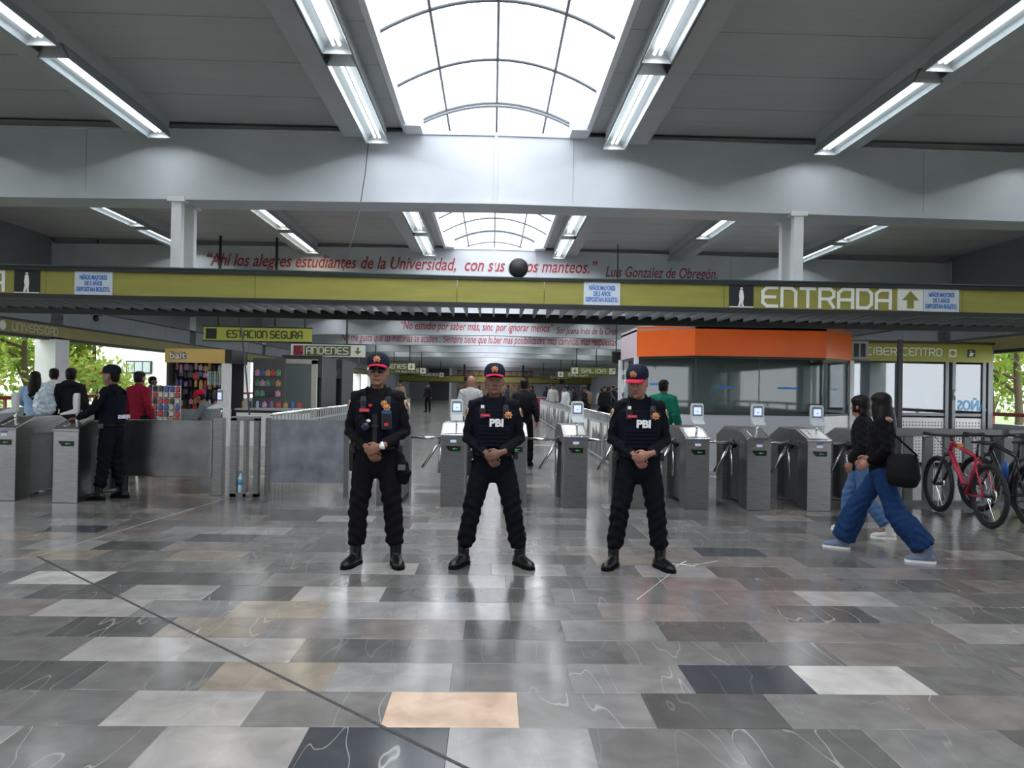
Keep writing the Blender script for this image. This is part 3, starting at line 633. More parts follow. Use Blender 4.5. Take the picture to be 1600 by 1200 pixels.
def officer(label, loc, rz, J, skin_m, glasses=False, pbi=True, uni=UNI, face=True, vox=.0055, sc_=1.0, back=False):
    r = thing('person', label, 'person', loc, rz, None); r.scale = (sc_,)*3
    body(r, J, skin_m, vox); jacket(r, J, uni); trousers(r, J, uni, hem=.09)
    for s in 'RL': boot(r, J['ank'+s], J['toe'+s], shaft=.21)
    c = cap(r, J['head']); hair_short(r, J['head'], low=.08, k=.3)
    if face: face_parts(r, J['head'], glasses=glasses)
    # vest: shell over the torso with straps, pockets
    b = MB(); torso(b, .030, 1.0, 1.37, J['lean'], ky=1.12); b.rings([[(.186*math.cos(2*PI*j/24), .142*math.sin(2*PI*j/24), z) for j in range(24)] for z in (.985, 1.03)])
    for s in (-1, 1): b.limb([(s*.098, -.112, 1.30), (s*.096, -.108, 1.38), (s*.092, -.055, 1.445), (s*.09, .03, 1.455), (s*.092, .105, 1.40), (s*.095, .12, 1.30)], [(.034, .014)]*6, 10, (1, 0, 0))
    v = remesh(b, .009, 'vest', VEST, r, 2, fold([], .004))
    fy = -.158
    for s in (-1, 1):
        st = MB().box(s*.098-.022, s*.098+.022, -.150, -.128, 1.285, 1.40).build('strap', mat('webbing', (.030, .036, .055), .6), v, bevel=.004)
        MB().box(s*.098-.026, s*.098+.026, -.156, -.140, 1.33, 1.365).build('buckle', m_black, st, bevel=.003)
    if pbi:
        for i in range(5): MB().box(-.125, .125, fy-.004, fy+.03, 1.045+i*.033, 1.070+i*.033).build('webbing_band', VEST, v, bevel=.004)
        MB().box(-.135, .135, fy+.002, fy+.03, 1.035, 1.225).build('front_panel', VEST, v, bevel=.008)
        text('lettering', 'PBI', .088, WHT, v, (.022, fy-.009, 1.246), .118, bold=.004, ext=.006)
        MB().box(-.112, -.035, fy-.004, fy+.012, 1.300, 1.322).build('name_tag', REDT, v)
        text('name_print', '- – –', .02, WHT, v, (-.073, fy-.006, 1.311), .05)
        badge(v, 'chest_badge', (.122, 1.318), .037, fy+.006)
        MB().box(-.112, -.085, -.166, -.15, 1.37, 1.395).build('clip', WHT, v, bevel=.003)
    else:
        rd = MB().box(.055, .135, fy-.03, fy+.02, 1.135, 1.275).build('radio_pouch', m_black, v, bevel=.008)
        MB().box(.058, .132, fy-.036, fy-.02, 1.262, 1.288).build('blue_flap', mat('blue_flap', (.02, .07, .22), .5), rd); MB().box(.078, .112, fy-.033, fy-.029, 1.165, 1.188).build('red_print', REDT, rd)
        badge(v, 'chest_badge', (.095, 1.315), .034, fy-.018); badge(v, 'chest_badge', (.072, 1.345), .03, fy-.005)
        q = MB().ell((-.075, fy-.03, 1.17), (.055, .04, .05)).ell((-.115, fy, 1.20), (.045, .04, .06)); p = q.build('equipment_pouch', BLK, v, True)
        o = MB().lathe([(.03, 0), (.032, .02), (.024, .03)], n=18).build('lens_ring', mat('lens_blue', (.01, .02, .05), .1), p, True); o.location = (-.065, fy-.065, 1.16); o.rotation_euler = (PI/2, 0, 0)
        q = MB().ell((-.045, fy-.055, 1.205), (.018, .006, .012)).build('white_button', WHT, p, True)
        MB().box(-.125, -.045, fy-.016, fy+.01, 1.275, 1.300).build('name_tag', REDT, v); MB().box(-.05, -.025, fy-.012, fy+.01, 1.318, 1.338).build('red_clip', REDT, v)
        text('name_print', '- – –', .02, WHT, v, (-.085, fy-.018, 1.288), .055)
        MB().box(-.018, .018, fy-.006, fy+.02, 1.02, 1.26).build('zip', m_black, v); MB().box(-.03, .03, fy-.014, fy, 1.145, 1.17).build('chest_buckle', m_black, v, bevel=.004)
    for s in (-1, 1):   # sleeve patches
        e = lerp(J['shL' if s > 0 else 'shR'], J['elL' if s > 0 else 'elR'], .22)
        q = MB().lathe([(.033, 0), (.030, .005)], n=18); q.xf(M.Translation(e+V((s*.060, -.022, 0))) @ M.Rotation(s*PI/2*.82, 4, 'Y') @ M.Rotation(.3, 4, 'X') @ M.Diagonal((1.35, 1, 1, 1))); pt = q.build('sleeve_patch', mat('patch_gold', (.55, .36, .24), .6), r, True)
        q = MB().lathe([(.020, 0), (.019, .003)], n=14); q.xf(M.Translation(e+V((s*.065, -.022, 0))) @ M.Rotation(s*PI/2*.82, 4, 'Y') @ M.Rotation(.3, 4, 'X') @ M.Diagonal((1.35, 1, 1, 1))); q.build('patch_center', mat('patch_dark', (.12, .06, .04), .6), pt, True)
    # duty belt, holster, pouches
    be = MB().rings([[(.176*math.cos(2*PI*j/28), .132*math.sin(2*PI*j/28), z) for j in range(28)] for z in (.965, 1.01)]).build('duty_belt', m_black, r, True)
    MB().box(-.225, -.17, -.045, .03, .93, 1.0).build('belt_pouch', m_black, be, bevel=.008)
    h = MB().prism([(-.05, .97), (.045, .97), (.03, .78), (-.025, .78)], -.225, -.185, 'x').build('holster', m_black, be, bevel=.008)
    MB().prism([(-.01, .97), (.04, .97), (.055, 1.045), (.015, 1.045)], -.222, -.196, 'x').build('pistol_grip', m_black, h, bevel=.005)
    MB().box(.172, .215, -.05, .02, .93, 1.0).build('belt_pouch', m_black, be, bevel=.008)
    for s in (-1, 1):
        kx = lerp(J['hipL' if s > 0 else 'hipR'], J['kneeL' if s > 0 else 'kneeR'], .62)
        MB().box(kx.x+s*.060-.014, kx.x+s*.060+.024, kx.y-.06, kx.y+.05, kx.z-.07, kx.z+.06).build('cargo_pocket', uni, r, bevel=.012)
    return r
# ---- three officers facing the camera
J = clasp(pose(.165, hip=.92)); J['toeR'] = V((-.35, -1, 0)); J['toeL'] = V((.30, -1, 0))
o1 = officer('officer with dark sunglasses, chest radio and black thigh pouch, hands clasped', (-.944, 6.13, 0), 0.02, J, SK1, glasses=True, pbi=False, uni=UNI2, sc_=1.0)
q = MB().limb([(.165, -.03, .93), (.20, -.05, .84), (.232, -.055, .76), (.225, -.05, .70)], [(.05, .03), (.062, .045), (.065, .05), (.04, .035)], 12, (0, 1, 0)); tp = remesh(q, .01, 'thigh_pouch', BLK, o1, 2, fold([((.2, 0, .8), .2)], .006))
MB().box(.185, .245, -.115, -.09, .80, .845).build('pouch_clip', mat('grey_clip', (.10, .10, .10), .5), tp, bevel=.004)
wq = V((.075, -.255, 1.01)); q = MB().lathe([(.021, 0), (.020, .012)], n=16); q.xf(M.Translation(wq+V((.0, -.028, 0))) @ M.Rotation(PI/2, 4, 'X')); wt = q.build('wrist_watch', WHT, o1, True)
MB().limb([wq+V((-.006, 0, .0)), wq+V((.014, 0, .006))], [(.031, .029)]*2, 14, (0, 1, 0), 0).build('watch_strap', WHT, wt, True)
J = clasp(pose(.245, hip=.885)); J['toeR'] = V((-.55, -1, 0)); J['toeL'] = V((.60, -1, 0))
o2 = officer('officer standing with legs wide apart, PBI vest, looking straight ahead, hands clasped', (.02, 6.15, 0), -.0, J, SK2, sc_=.962)
J = clasp(pose(.20, hip=.90)); J['toeR'] = V((-.45, -1, 0)); J['toeL'] = V((.5, -1, 0))
J['head'] = M.Translation((-.008, -.022, 1.492)) @ M.Rotation(-.42, 4, 'Z') @ M.Rotation(.28, 4, 'X')
o3 = officer('officer in PBI vest with head turned and looking down, hands clasped', (1.235, 6.13, 0), -.10, J, SK3, sc_=.97)
# ---- officer at the left turnstile, seen from behind, facing the windows
J = pose(.12); J['elL'] = V((.27, -.10, 1.16)); J['wrL'] = V((.20, -.34, 1.06)); J['hdL'] = V((-.2, -1, -.15)); J['hnL'] = V((0, 0, -1)); J['htL'] = V((-1, 0, 0))
J['elR'] = V((-.25, -.06, 1.13)); J['wrR'] = V((-.10, -.26, 1.04)); J['hdR'] = V((.3, -1, 0)); J['hnR'] = V((0, 0, -1)); J['htR'] = V((1, 0, 0))
J['toeR'] = V((-.2, -1, 0)); J['toeL'] = V((.1, -1, 0)); J['ankL'] = V((.12, -.08, .085)); J['ankR'] = V((-.13, .10, .085))
J['head'] = M.Translation((0, -.02, 1.50))
o4 = officer('officer leaning on a turnstile with his back half turned, facing the windows', (-4.80, 9.45, 0), -PI/2-.12, J, SK2, pbi=True, vox=.008, sc_=.965)
bk = MB().box(-.12, .12, .160, .172, 1.06, 1.11).build('back_print', mat('reflective_print', (.55, .60, .70), .4, noise=.7, nscale=60), o4)
# ---- generic civilian
def civilian(label, loc, rz, J, top, bottom, skin_m=SK1, hair='short', vox=.012, sc_=1.0, arm=1.0, topname='sweater', shoes=None, flare=1.0, face=False, cat='person', group=None, k=1.0, shirt_bottom=.06, sole=None, hem=.05):
    r = thing('person', label, cat, loc, rz, group); r.scale = (sc_,)*3
    body(r, J, skin_m, max(vox*.75, .008)); jacket(r, J, top, vox, .018, .008, topname, arm, bottom=shirt_bottom); trousers(r, J, bottom, vox, k, flare, .009, hem=hem)
    for s in 'RL': boot(r, J['ank'+s], J['toe'+s], shoes or BLK, .07, .95, sole, 'shoe')
    if hair == 'short': hair_short(r, J['head'])
    elif hair == 'long': hair_long(r, J['head'])
    if face: face_parts(r, J['head'])
    return r
DEN = cloth('denim_blue', (.011, .034, .105)); DEN2 = cloth('denim_light', (.07, .14, .28)); WSOLE = mat('white_sole', (.75, .75, .73), .6); SNK = cloth('sneaker_grey_blue', (.16, .20, .30))
# woman striding past towards the turnstiles (walks to -X, seen from her left rear)
J = pose(.10); J['hipR'] = V((-.09, 0, .89)); J['hipL'] = V((.09, 0, .89))
J['kneeR'] = V((-.10, -.24, .50)); J['ankR'] = V((-.10, -.40, .09)); J['toeR'] = V((0, -1, 0))
J['kneeL'] = V((.09, .14, .48)); J['ankL'] = V((.10, .43, .13)); J['toeL'] = V((.25, -1, 0))
J['elR'] = V((-.23, -.02, 1.13)); J['wrR'] = V((-.12, -.15, 1.02)); J['elL'] = V((.235, .07, 1.13)); J['wrL'] = V((.17, -.10, .99)); J['hdL'] = J['hdR'] = V((0, -.8, -.6)); J['collar'] = False
J['head'] = M.Translation((0, -.02, 1.475)) @ M.Rotation(-.75, 4, 'Z')
RZW = -PI/2-.62
w1 = civilian('woman with long dark hair, off-shoulder black top and wide blue jeans, striding past', (3.62, 6.72, 0), RZW, J, BLK, DEN, SK3, 'long', .010, .875, 1.15, 'off_shoulder_top', SNK, 1.5, k=1.12, sole=WSOLE, hem=.03, shirt_bottom=.03)
hair_long(w1, J['head'], .46, .11)
bpy.data.objects.remove([c for c in w1.children if c.name.startswith('hair')][0])
q = MB().ell((.105, .055, 1.435), (.075, .05, .035)); q.build('bare_shoulder', SK3, w1, True)
bg_ = thing('shoulder_bag', 'large black shoulder bag hanging behind the striding woman', 'bag', (3.62, 6.72, 0), RZW); bg_.scale = (.875,)*3
q = MB().limb([(.26, .22, .78), (.262, .225, .86), (.258, .22, .98), (.25, .215, 1.09)], [(.055, .135), (.075, .165), (.068, .155), (.04, .14)], 20, (0, 1, 0), .3)
remesh(q, .012, 'bag_body', cloth('bag_black', (.006, .006, .007), .6), bg_, 14)
MB().tube([(.27, .10, 1.09), (.24, .07, 1.25), (.17, .03, 1.385), (.20, .12, 1.30), (.27, .35, 1.09)], .011, 8).build('strap', BLK, bg_, True)
J = pose(.11); J['kneeR'] = V((-.09, -.16, .49)); J['ankR'] = V((-.10, -.18, .09)); J['kneeL'] = V((.09, .06, .47)); J['ankL'] = V((.09, .32, .14)); J['head'] = M.Translation((0, -.03, 1.485)) @ M.Rotation(-.3, 4, 'Z')
J['wrR'] = V((-.2, -.12, .93)); J['wrL'] = V((.2, -.10, .92))
w2 = civilian('woman in black jacket and light blue jeans walking beside the striding woman', (3.93, 7.70, 0), RZW, J, cloth('jacket_black', (.010, .010, .012)), DEN2, SK3, None, .011, .85, 1.25, 'jacket', mat('sneaker_white', (.6, .6, .58), .6), 1.1, sole=WSOLE, shirt_bottom=.10)
q = MB(); q.rings([[(x, y, z) if (z > .165 or y > .0) else (x*.86, y*.8, z) for x, y, z in r] for r in head_rings(1.0, .03, 9, .020)]); q.ell((0, .006, .18), (.09, .11, .076), 18, 10); q.limb([(0, .04, .10), (0, .065, .03), (0, .07, -.05)], [(.085, .06), (.098, .06), (.085, .045)], 14, (0, 1, 0)); q.xf(J['head']); remesh(q, .010, 'hair', HAIR, w2, 4)
# people by the left windows, backs to the camera (rz = pi: they face away)
BLU = cloth('sweater_pale_blue', (.28, .42, .62)); WSH = cloth('shirt_white', (.62, .63, .66)); HOOD = cloth('hoodie_black', (.014, .015, .017)); MAR = cloth('shirt_maroon', (.22, .012, .03)); GRN = cloth('jacket_green', (.012, .16, .11)); GRY = cloth('tshirt_grey', (.42, .42, .42))
J = pose(.10); J['elL'] = V((.27, -.06, 1.14)); J['wrL'] = V((.16, -.24, 1.08)); J['elR'] = V((-.27, -.02, 1.13))
p = civilian('woman in pale blue sweater with dark ponytail by the left windows', (-8.3, 13.6, 0), PI+.35, J, BLU, BLK, SK1, 'long', .014, .95, 1.1)
MB().tube([(.17, -.02, 1.42), (.06, .145, 1.27), (-.10, .152, 1.10), (-.19, .08, .99)], .012, 8).build('bag_strap', BLK, p, True)
civilian('man in white shirt with short dark hair by the left windows', (-8.55, 14.6, 0), PI+.5, pose(.12), WSH, BLK, SK1, 'short', .014, 1.0, topname='shirt')
p = civilian('man in black hooded jacket by the left windows, clear bag on his back', (-7.32, 13.0, 0), PI+.2, pose(.12), HOOD, BLK, SK1, 'short', .014, .99, 1.25, 'hooded_jacket')
q = MB().ell((0, .10, 1.45), (.13, .08, .075)); q.build('hood', HOOD, p, True)
bt = thing('plastic_bag', 'clear plastic bag full of bottles slung over the hooded man', 'bag', (-7.62, 12.80, .94))
q = MB().limb([(0, 0, 0), (-.03, 0, .12), (-.03, 0, .27), (.03, 0, .42), (.07, .02, .52)], [(.17, .10), (.19, .13), (.16, .12), (.09, .07), (.03, .03)], 16, (0, 1, 0))
remesh(q, .012, 'bag_film', mat('plastic_film', (.50, .60, .70), .12, noise=.35, nscale=14), bt, 1, fold([((0, 0, .2), .4)], .011))
civilian('person in maroon long-sleeved shirt behind the leaning officer', (-6.15, 13.0, 0), PI-.3, pose(.12), MAR, BLK, SK1, 'short', .014, .97, 1.15, 'shirt')
civilian('distant person in grey jacket beside the white building view, by the left rail', (-8.75, 19.2, 0), PI/2+.3, pose(.12), cloth('jacket_grey', (.07, .08, .09)), BLK, SK1, 'short', .018, .95, 1.1, 'jacket')
# seated vendor with red cap
J = pose(.12); 
for s, x in (('R', -1), ('L', 1)): J['knee'+s] = V((x*.12, -.44, .86)); J['ank'+s] = V((x*.12, -.42, .45)); J['toe'+s] = V((0, -1, 0)); J['el'+s] = V((x*.24, -.12, 1.14)); J['wr'+s] = V((x*.12, -.32, 1.02)); J['hd'+s] = V((0, -1, 0))
J['head'] = M.Translation((0, -.06, 1.49)) @ M.Rotation(.3, 4, 'X')
p = civilian('seated vendor in grey shirt and red cap leaning over at the stall', (-6.1, 15.8, -.40), -PI/2+.1, J, cloth('shirt_grey_blue', (.14, .16, .19)), BLK, SK1, 'short', .014, 1.0, 1.1, 'shirt')
cap(p, J['head'], cloth('cap_red', (.45, .01, .03)), cloth('cap_red', (.45, .01, .03)), False)
st = thing('stool', 'dark stool under the seated vendor', 'stool', (-6.1, 15.8, 0))
MB().lathe([(.17, .39), (.17, .44), (.15, .45)], n=18).build('seat', m_black, st, True)
for a in range(4): MB().tube([(.12*math.cos(a*PI/2+.7), .12*math.sin(a*PI/2+.7), .39), (.17*math.cos(a*PI/2+.7), .17*math.sin(a*PI/2+.7), 0)], .012, 6).build('leg', m_black, st, True)
# passengers beyond the turnstiles
civilian('bald man in light grey t-shirt walking away in the passage beyond the turnstiles', (-.42, 14.6, 0), PI-.1, pose(.13), GRY, BLK, SK3, None, .014, 1.0, 1.1, 'tshirt')
p = civilian('person in black jacket with backpack walking away beyond the middle officer', (.62, 14.2, 0), PI, pose(.13), HOOD, BLK, SK1, 'short', .014, .97, 1.2, 'jacket')
q = MB().limb([(0, .17, 1.02), (0, .20, 1.2), (0, .17, 1.38)], [(.13, .08), (.14, .09), (.10, .06)], 14, (0, 1, 0)); q.build('backpack', BLK, p, True)
civilian('man in bright green jacket standing in front of the booth glass', (2.88, 12.3, 0), PI-.5, pose(.13), GRN, BLK, SK1, 'short', .013, .97, 1.35, 'jacket', shirt_bottom=.12)
J = pose(.12)
civilian('woman in black coat over a white top standing by the bright far opening', (-6.35, 28.5, 0), .3, J, BLK, BLK, SK1, 'long', .018, .96, 1.1, 'coat')
# far crowd: two base figures, copies with their own clothing colours
crowd_cols = [(.02, .02, .025), (.10, .12, .16), (.45, .44, .42), (.03, .05, .12), (.30, .22, .15), (.015, .015, .02), (.55, .58, .62), (.05, .08, .10), (.16, .03, .04), (.02, .03, .06)]
crowd_nm = ['black', 'slate grey', 'pale grey', 'navy', 'tan', 'black hooded', 'white', 'dark teal', 'dark red', 'dark blue']
bases = []
for i in range(2):
    J = pose(.13)
    if i: J['elR'] = V((-.27, -.08, 1.16)); J['wrR'] = V((-.14, -.28, 1.16)); J['kneeL'] = V((.09, -.18, .48)); J['ankR'] = V((-.1, .22, .1))
    r = thing('person', 'x', 'person', (0, 0, 0), 0, 'passengers far down the hall'); body(r, J, SK1, .022); jacket(r, J, BLK, .022, .02, .0, 'jacket', 1.15, bottom=.06); trousers(r, J, BLK, .022, amp=0); hair_short(r, J['head']); 
    for s in 'RL': boot(r, J['ank'+s], J['toe'+s], BLK, .07, .95, None, 'shoe')
    bases.append(r)
spots = [(3.0, 30, 6), (3.9, 31, 0), (4.6, 30, 5), (3.4, 33, 1), (4.4, 34, 4), (5.0, 32, 9), (2.9, 35, 2), (5.4, 34, 0), (3.1, 38, 2), (3.9, 39, 4), (5.4, 36, 6), (5.9, 37, 1), (4.6, 41, 0), (6.6, 40, 5), (2.4, 44, 0), (1.6, 41, 5), (7.3, 43, 9), (3.4, 46, 9), (5.2, 47, 5), (8.2, 45, 8), (2.0, 50, 7), (6.2, 50, 0), (1.0, 47, 9), (-4.6, 37, 4), (-4.9, 40, 6), (-6.2, 42, 9), (-3.9, 45, 5), (-7.0, 45, 0), (7.6, 38, 0), (4.2, 52, 3), (-1.0, 58, 5), (.3, 62, 1), (-2.2, 60, 9)]
near = ['behind the right fence', 'past the left fence', 'in the middle of the far passage']
used = {}
for k, (x, y, ci) in enumerate(spots):
    r = bases[k] if k < 2 else dup(bases[k % 2]); r.location = (x, y, 0); r.rotation_euler = (0, 0, random.uniform(-3, 3)); r.scale = (random.uniform(.93, 1.02),)*3
    pl = near[0] if x > 1.2 else near[1] if x < -3.5 else near[2]
    r['label'] = 'far passenger in %s jacket %s' % (crowd_nm[ci], pl)
    for c in r.children:
        if c.name.startswith('jacket'):
            c.material_slots[0].link = 'OBJECT'; c.material_slots[0].material = cloth('crowd_%d' % ci, crowd_cols[ci])
# ================================================================ TURNSTILES
m_scr = mat('screen_blue', (.45, .55, .95), .3, emit=.9, ecol=(.42, .50, 1.0)); m_dev = mat('device_white', (.62, .65, .66), .4); m_devg = mat('device_grey', (.20, .21, .22), .45)
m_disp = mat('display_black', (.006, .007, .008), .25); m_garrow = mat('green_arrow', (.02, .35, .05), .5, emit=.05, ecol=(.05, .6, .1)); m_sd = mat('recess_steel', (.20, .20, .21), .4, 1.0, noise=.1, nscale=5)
m_stkw = mat('sticker_white', (.75, .76, .78), .5)
def validator(parent, x, y, z, rz):
    v = MB().tube([(0, 0, 0), (0, 0, .16)], .014, 8).build('validator_pole', m_chrome, parent, True); v.location = (x, y, z); v.rotation_euler = (0, 0, rz)
    q = MB(); q.prism([(-.075, .14), (.075, .14), (.082, .18), (.082, .36), (.065, .385), (-.065, .385), (-.082, .36), (-.082, .18)], -.03, .025, 'y'); q.build('validator_head', m_dev, v, bevel=.012)
    q = MB(); q.prism([(-.17, .115), (-.17, .135), (-.03, .19), (.02, .19), (.02, .135)], -.075, .075, 'x'); q.build('validator_tray', m_dev, v, bevel=.008)
    MB().prism([(-.062, .225), (.062, .225), (.062, .355), (.05, .365), (-.05, .365), (-.062, .355)], -.037, -.028, 'y').build('screen_bezel', m_devg, v, bevel=.004)
    MB().box(-.045, .045, -.040, -.034, .245, .335).build('screen', m_scr, v)
    MB().prism([(-.012, .285), (.012, .285), (0, .27)], -.042, -.039, 'y').build('screen_arrow', mat('screen_ink', (.03, .04, .12), .4), v)
def turnstile(label, x, y, arms=True, val=0., sticker=True, mirror=1):
    t = thing('turnstile', label, 'turnstile', (x, y, 0), 0, 'stainless turnstiles under the sign band'); W = .152
    MB().box(-W, W, 0, .30, 0, .895).build('front_column', m_steel, t, bevel=.006)
    MB().box(-W, W, .98, 1.26, 0, .86).build('rear_column', m_steel, t, bevel=.006)
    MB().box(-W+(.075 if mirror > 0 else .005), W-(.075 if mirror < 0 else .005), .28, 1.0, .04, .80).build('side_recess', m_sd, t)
    MB().prism([(-.005, .865), (-.005, .90), (.0, .905), (.36, 1.02), (.92, 1.02), (1.27, .88), (1.27, .80), (.98, .80), (.30, .80), (.30, .865)], -W-.004, W+.004, 'x').build('hood', m_steel, t, bevel=.006)
    MB().box(-W-.006, W+.006, -.01, .02, .88, .902).build('front_lip', m_chrome, t, bevel=.005)
    MB().box(-W+.03, W-.03, -.0, .34, 0, .002).xf(M.Translation((0, .01, .913)) @ M.Rotation(math.atan2(.115, .36), 4, 'X')).build('top_plate', mat('top_plate_steel', (.62, .62, .63), .3, 1.0), t)
    MB().box(-.012-.06, .012-.06, .06, .26, 0, .005).xf(M.Translation((0, .01, .914)) @ M.Rotation(math.atan2(.115, .36), 4, 'X')).build('card_slot', m_chrome, t)
    d = MB().prism([(-.095, .755), (.095, .755), (.095, .69), (-.045, .69)], -.006, .002, 'y').build('arrow_display', m_disp, t)
    MB().prism([(-.01, .722), (.02, .737), (.02, .727), (.055, .727), (.055, .717), (.02, .717), (.02, .707)], -.009, -.005, 'y').build('lit_arrow', m_garrow, d)
    if sticker:
        MB().box(-.035, .04, -.003, .001, .80, .83).build('sticker', m_stkw, t); MB().box(-.035, .045, -.003, .001, .84, .862).build('sticker', mat('sticker_blue', (.05, .12, .30), .5), t)
    if arms:
        s = -mirror; h = MB().ell((s*.15, .55, .80), (.055, .065, .065), 14, 10).build('tripod_hub', m_black, t, True)
        for b, r in (((s*.585, .55, .825), .019), ((s*.42, .48, .43), .018), ((s*.20, .42, .37), .018)):
            a = (s*.18, .55+(b[1]-.55)*.1, .81); q = MB().tube([a, b], r, 10).build('tripod_arm', m_chrome, h, True)
    if val is not None: validator(t, .03, .17, .95, val)
    return t
TS = [(-1.27, 'turnstile just behind the sunglasses officer'), (-.475, 'turnstile between the sunglasses officer and the middle officer'), (.30, 'turnstile directly behind the middle officer'), (1.06, 'turnstile between the middle officer and the officer looking down'),
      (1.83, 'turnstile directly behind the officer looking down'), (2.60, 'first free turnstile right of the officer looking down'), (3.38, 'second free turnstile right of the officer looking down'), (4.15, 'free turnstile just left of the walking women'), (4.93, 'turnstile hidden behind the walking women')]
for i, (x, lb) in enumerate(TS): turnstile('stainless tripod '+lb, x, 9.2, True, None if i in (0, 2, 4, 8) else 0.06-.05*x, True)
turnstile('stainless turnstile at the left end under the window view', -5.98, 9.2, False, -1.2, True, -1)
turnstile('stainless turnstile the leaning officer rests his hand on', -5.17, 9.1, False, -1.2, False, -1)
# ================================================================ GATES AND FENCES
gate = thing('barrier_gate', 'wide dark steel swing gate panel beside the leaning officer', 'gate', (-4.9, 9.9, 0))
MB().box(.0, 1.24, -.02, .02, .24, .99).build('gate_panel', m_steel2, gate, bevel=.006); MB().box(1.17, 1.20, -.03, .03, .24, .99).build('gate_edge', m_steel, gate)
MB().box(1.22, 1.35, -.06, .06, 0, 1.03).build('gate_post', m_steel, gate, bevel=.006); MB().box(-.03, .02, -.03, .03, 0, 1.0).build('hinge_post', m_steel, gate)
pv = thing('validator_stand', 'white card validator on a thin pole on the gate post', 'card validator', (-3.60, 9.93, 0)); validator(pv, 0, 0, 1.03, -.7)
fr = thing('gate_frame', 'open stainless gate frame with a water bottle inside', 'gate', (-3.42, 9.8, 0))
for a, b, c, d in ((0, .09, 0, 1.04), (.17, .22, 0, 1.0), (.30, .37, 0, 1.04)): MB().box(a, b, -.05, .05, c, d).build('jamb', m_steel, fr, bevel=.005)
MB().box(0, .37, -.05, .05, 1.0, 1.06).build('head_rail', m_steel, fr, bevel=.005); MB().box(0, .37, -.05, .05, .0, .05).build('foot_rail', m_steel, fr, bevel=.005)
bo = thing('water_bottle', 'clear plastic water bottle with blue label in the gate frame', 'bottle', (-3.29, 9.79, .05))
MB().lathe([(.030, 0), (.033, .02), (.033, .19), (.014, .24), (.014, .27)], n=14).build('bottle_shell', mat('bottle_clear', (.45, .60, .70), .1, spec=.8), bo, True)
MB().lathe([(.0345, .11), (.0345, .18)], n=14).build('bottle_label', mat('label_blue', (.05, .35, .65), .4), bo, True); MB().lathe([(.016, .265), (.016, .285), (.01, .287)], n=12).build('bottle_cap', mat('cap_blue', (.05, .25, .6), .4), bo, True)
pn = thing('steel_barrier', 'square grey sheet metal barrier left of the sunglasses officer', 'barrier', (-2.93, 9.9, 0))
MB().box(0, .98, -.012, .012, .18, 1.02).build('sheet', mat('grey_sheet', (.26, .28, .31), .45, .6, noise=.3, nscale=4), pn); MB().box(-.07, -.01, -.03, .03, 0, 1.04).build('post', m_steel, pn); MB().box(.97, 1.03, -.03, .03, 0, 1.02).build('post', m_steel, pn)
def mural_mat():
    m = bpy.data.materials.new('ink_mountain_print'); m.use_nodes = True; n = m.node_tree.nodes; l = m.node_tree.links; b = n['Principled BSDF']; b.inputs['Roughness'].default_value = .9; b.inputs['Specular IOR Level'].default_value = .08
    g = n.new('ShaderNodeNewGeometry'); sp_ = n.new('ShaderNodeSeparateXYZ'); l.new(g.outputs['Position'], sp_.inputs[0])
    mp = n.new('ShaderNodeMapping'); mp.inputs['Scale'].default_value = (1, 1.5, .2); l.new(g.outputs['Position'], mp.inputs[0])
    a = n.new('ShaderNodeTexNoise'); a.inputs['Scale'].default_value = 1.6; a.inputs['Detail'].default_value = 6; l.new(mp.outputs[0], a.inputs['Vector'])
    mp2 = n.new('ShaderNodeMapping'); mp2.inputs['Scale'].default_value = (1, 5, 1.0); l.new(g.outputs['Position'], mp2.inputs[0])
    c = n.new('ShaderNodeTexNoise'); c.inputs['Scale'].default_value = 2.5; c.inputs['Detail'].default_value = 5; l.new(mp2.outputs[0], c.inputs['Vector'])
    h = n.new('ShaderNodeMath'); h.operation = 'MULTIPLY_ADD'; h.inputs[1].default_value = 2.6; h.inputs[2].default_value = -.66; l.new(a.outputs[0], h.inputs[0])
    s = n.new('ShaderNodeMath'); s.operation = 'SUBTRACT'; l.new(h.outputs[0], s.inputs[0]); l.new(sp_.outputs['Z'], s.inputs[1])
    r = n.new('ShaderNodeMapRange'); r.inputs[1].default_value = -.03; r.inputs[2].default_value = .06; l.new(s.outputs[0], r.inputs[0])
    k = n.new('ShaderNodeMapRange'); k.inputs[1].default_value = .40; k.inputs[2].default_value = .62; k.inputs[3].default_value = 1.0; k.inputs[4].default_value = .68; l.new(c.outputs[0], k.inputs[0])
    mu_ = n.new('ShaderNodeMath'); mu_.operation = 'MULTIPLY'; l.new(r.outputs[0], mu_.inputs[0]); l.new(k.outputs[0], mu_.inputs[1])
    mx = n.new('ShaderNodeMix'); mx.data_type = 'RGBA'; mx.inputs[6].default_value = (.78, .78, .76, 1); mx.inputs[7].default_value = (.045, .045, .045, 1); l.new(mu_.outputs[0], mx.inputs[0]); l.new(mx.outputs[2], b.inputs['Base Color']); return m
m_mural = mural_mat(); m_bal = mat('baluster_grey', (.50, .52, .53), .35, .6)
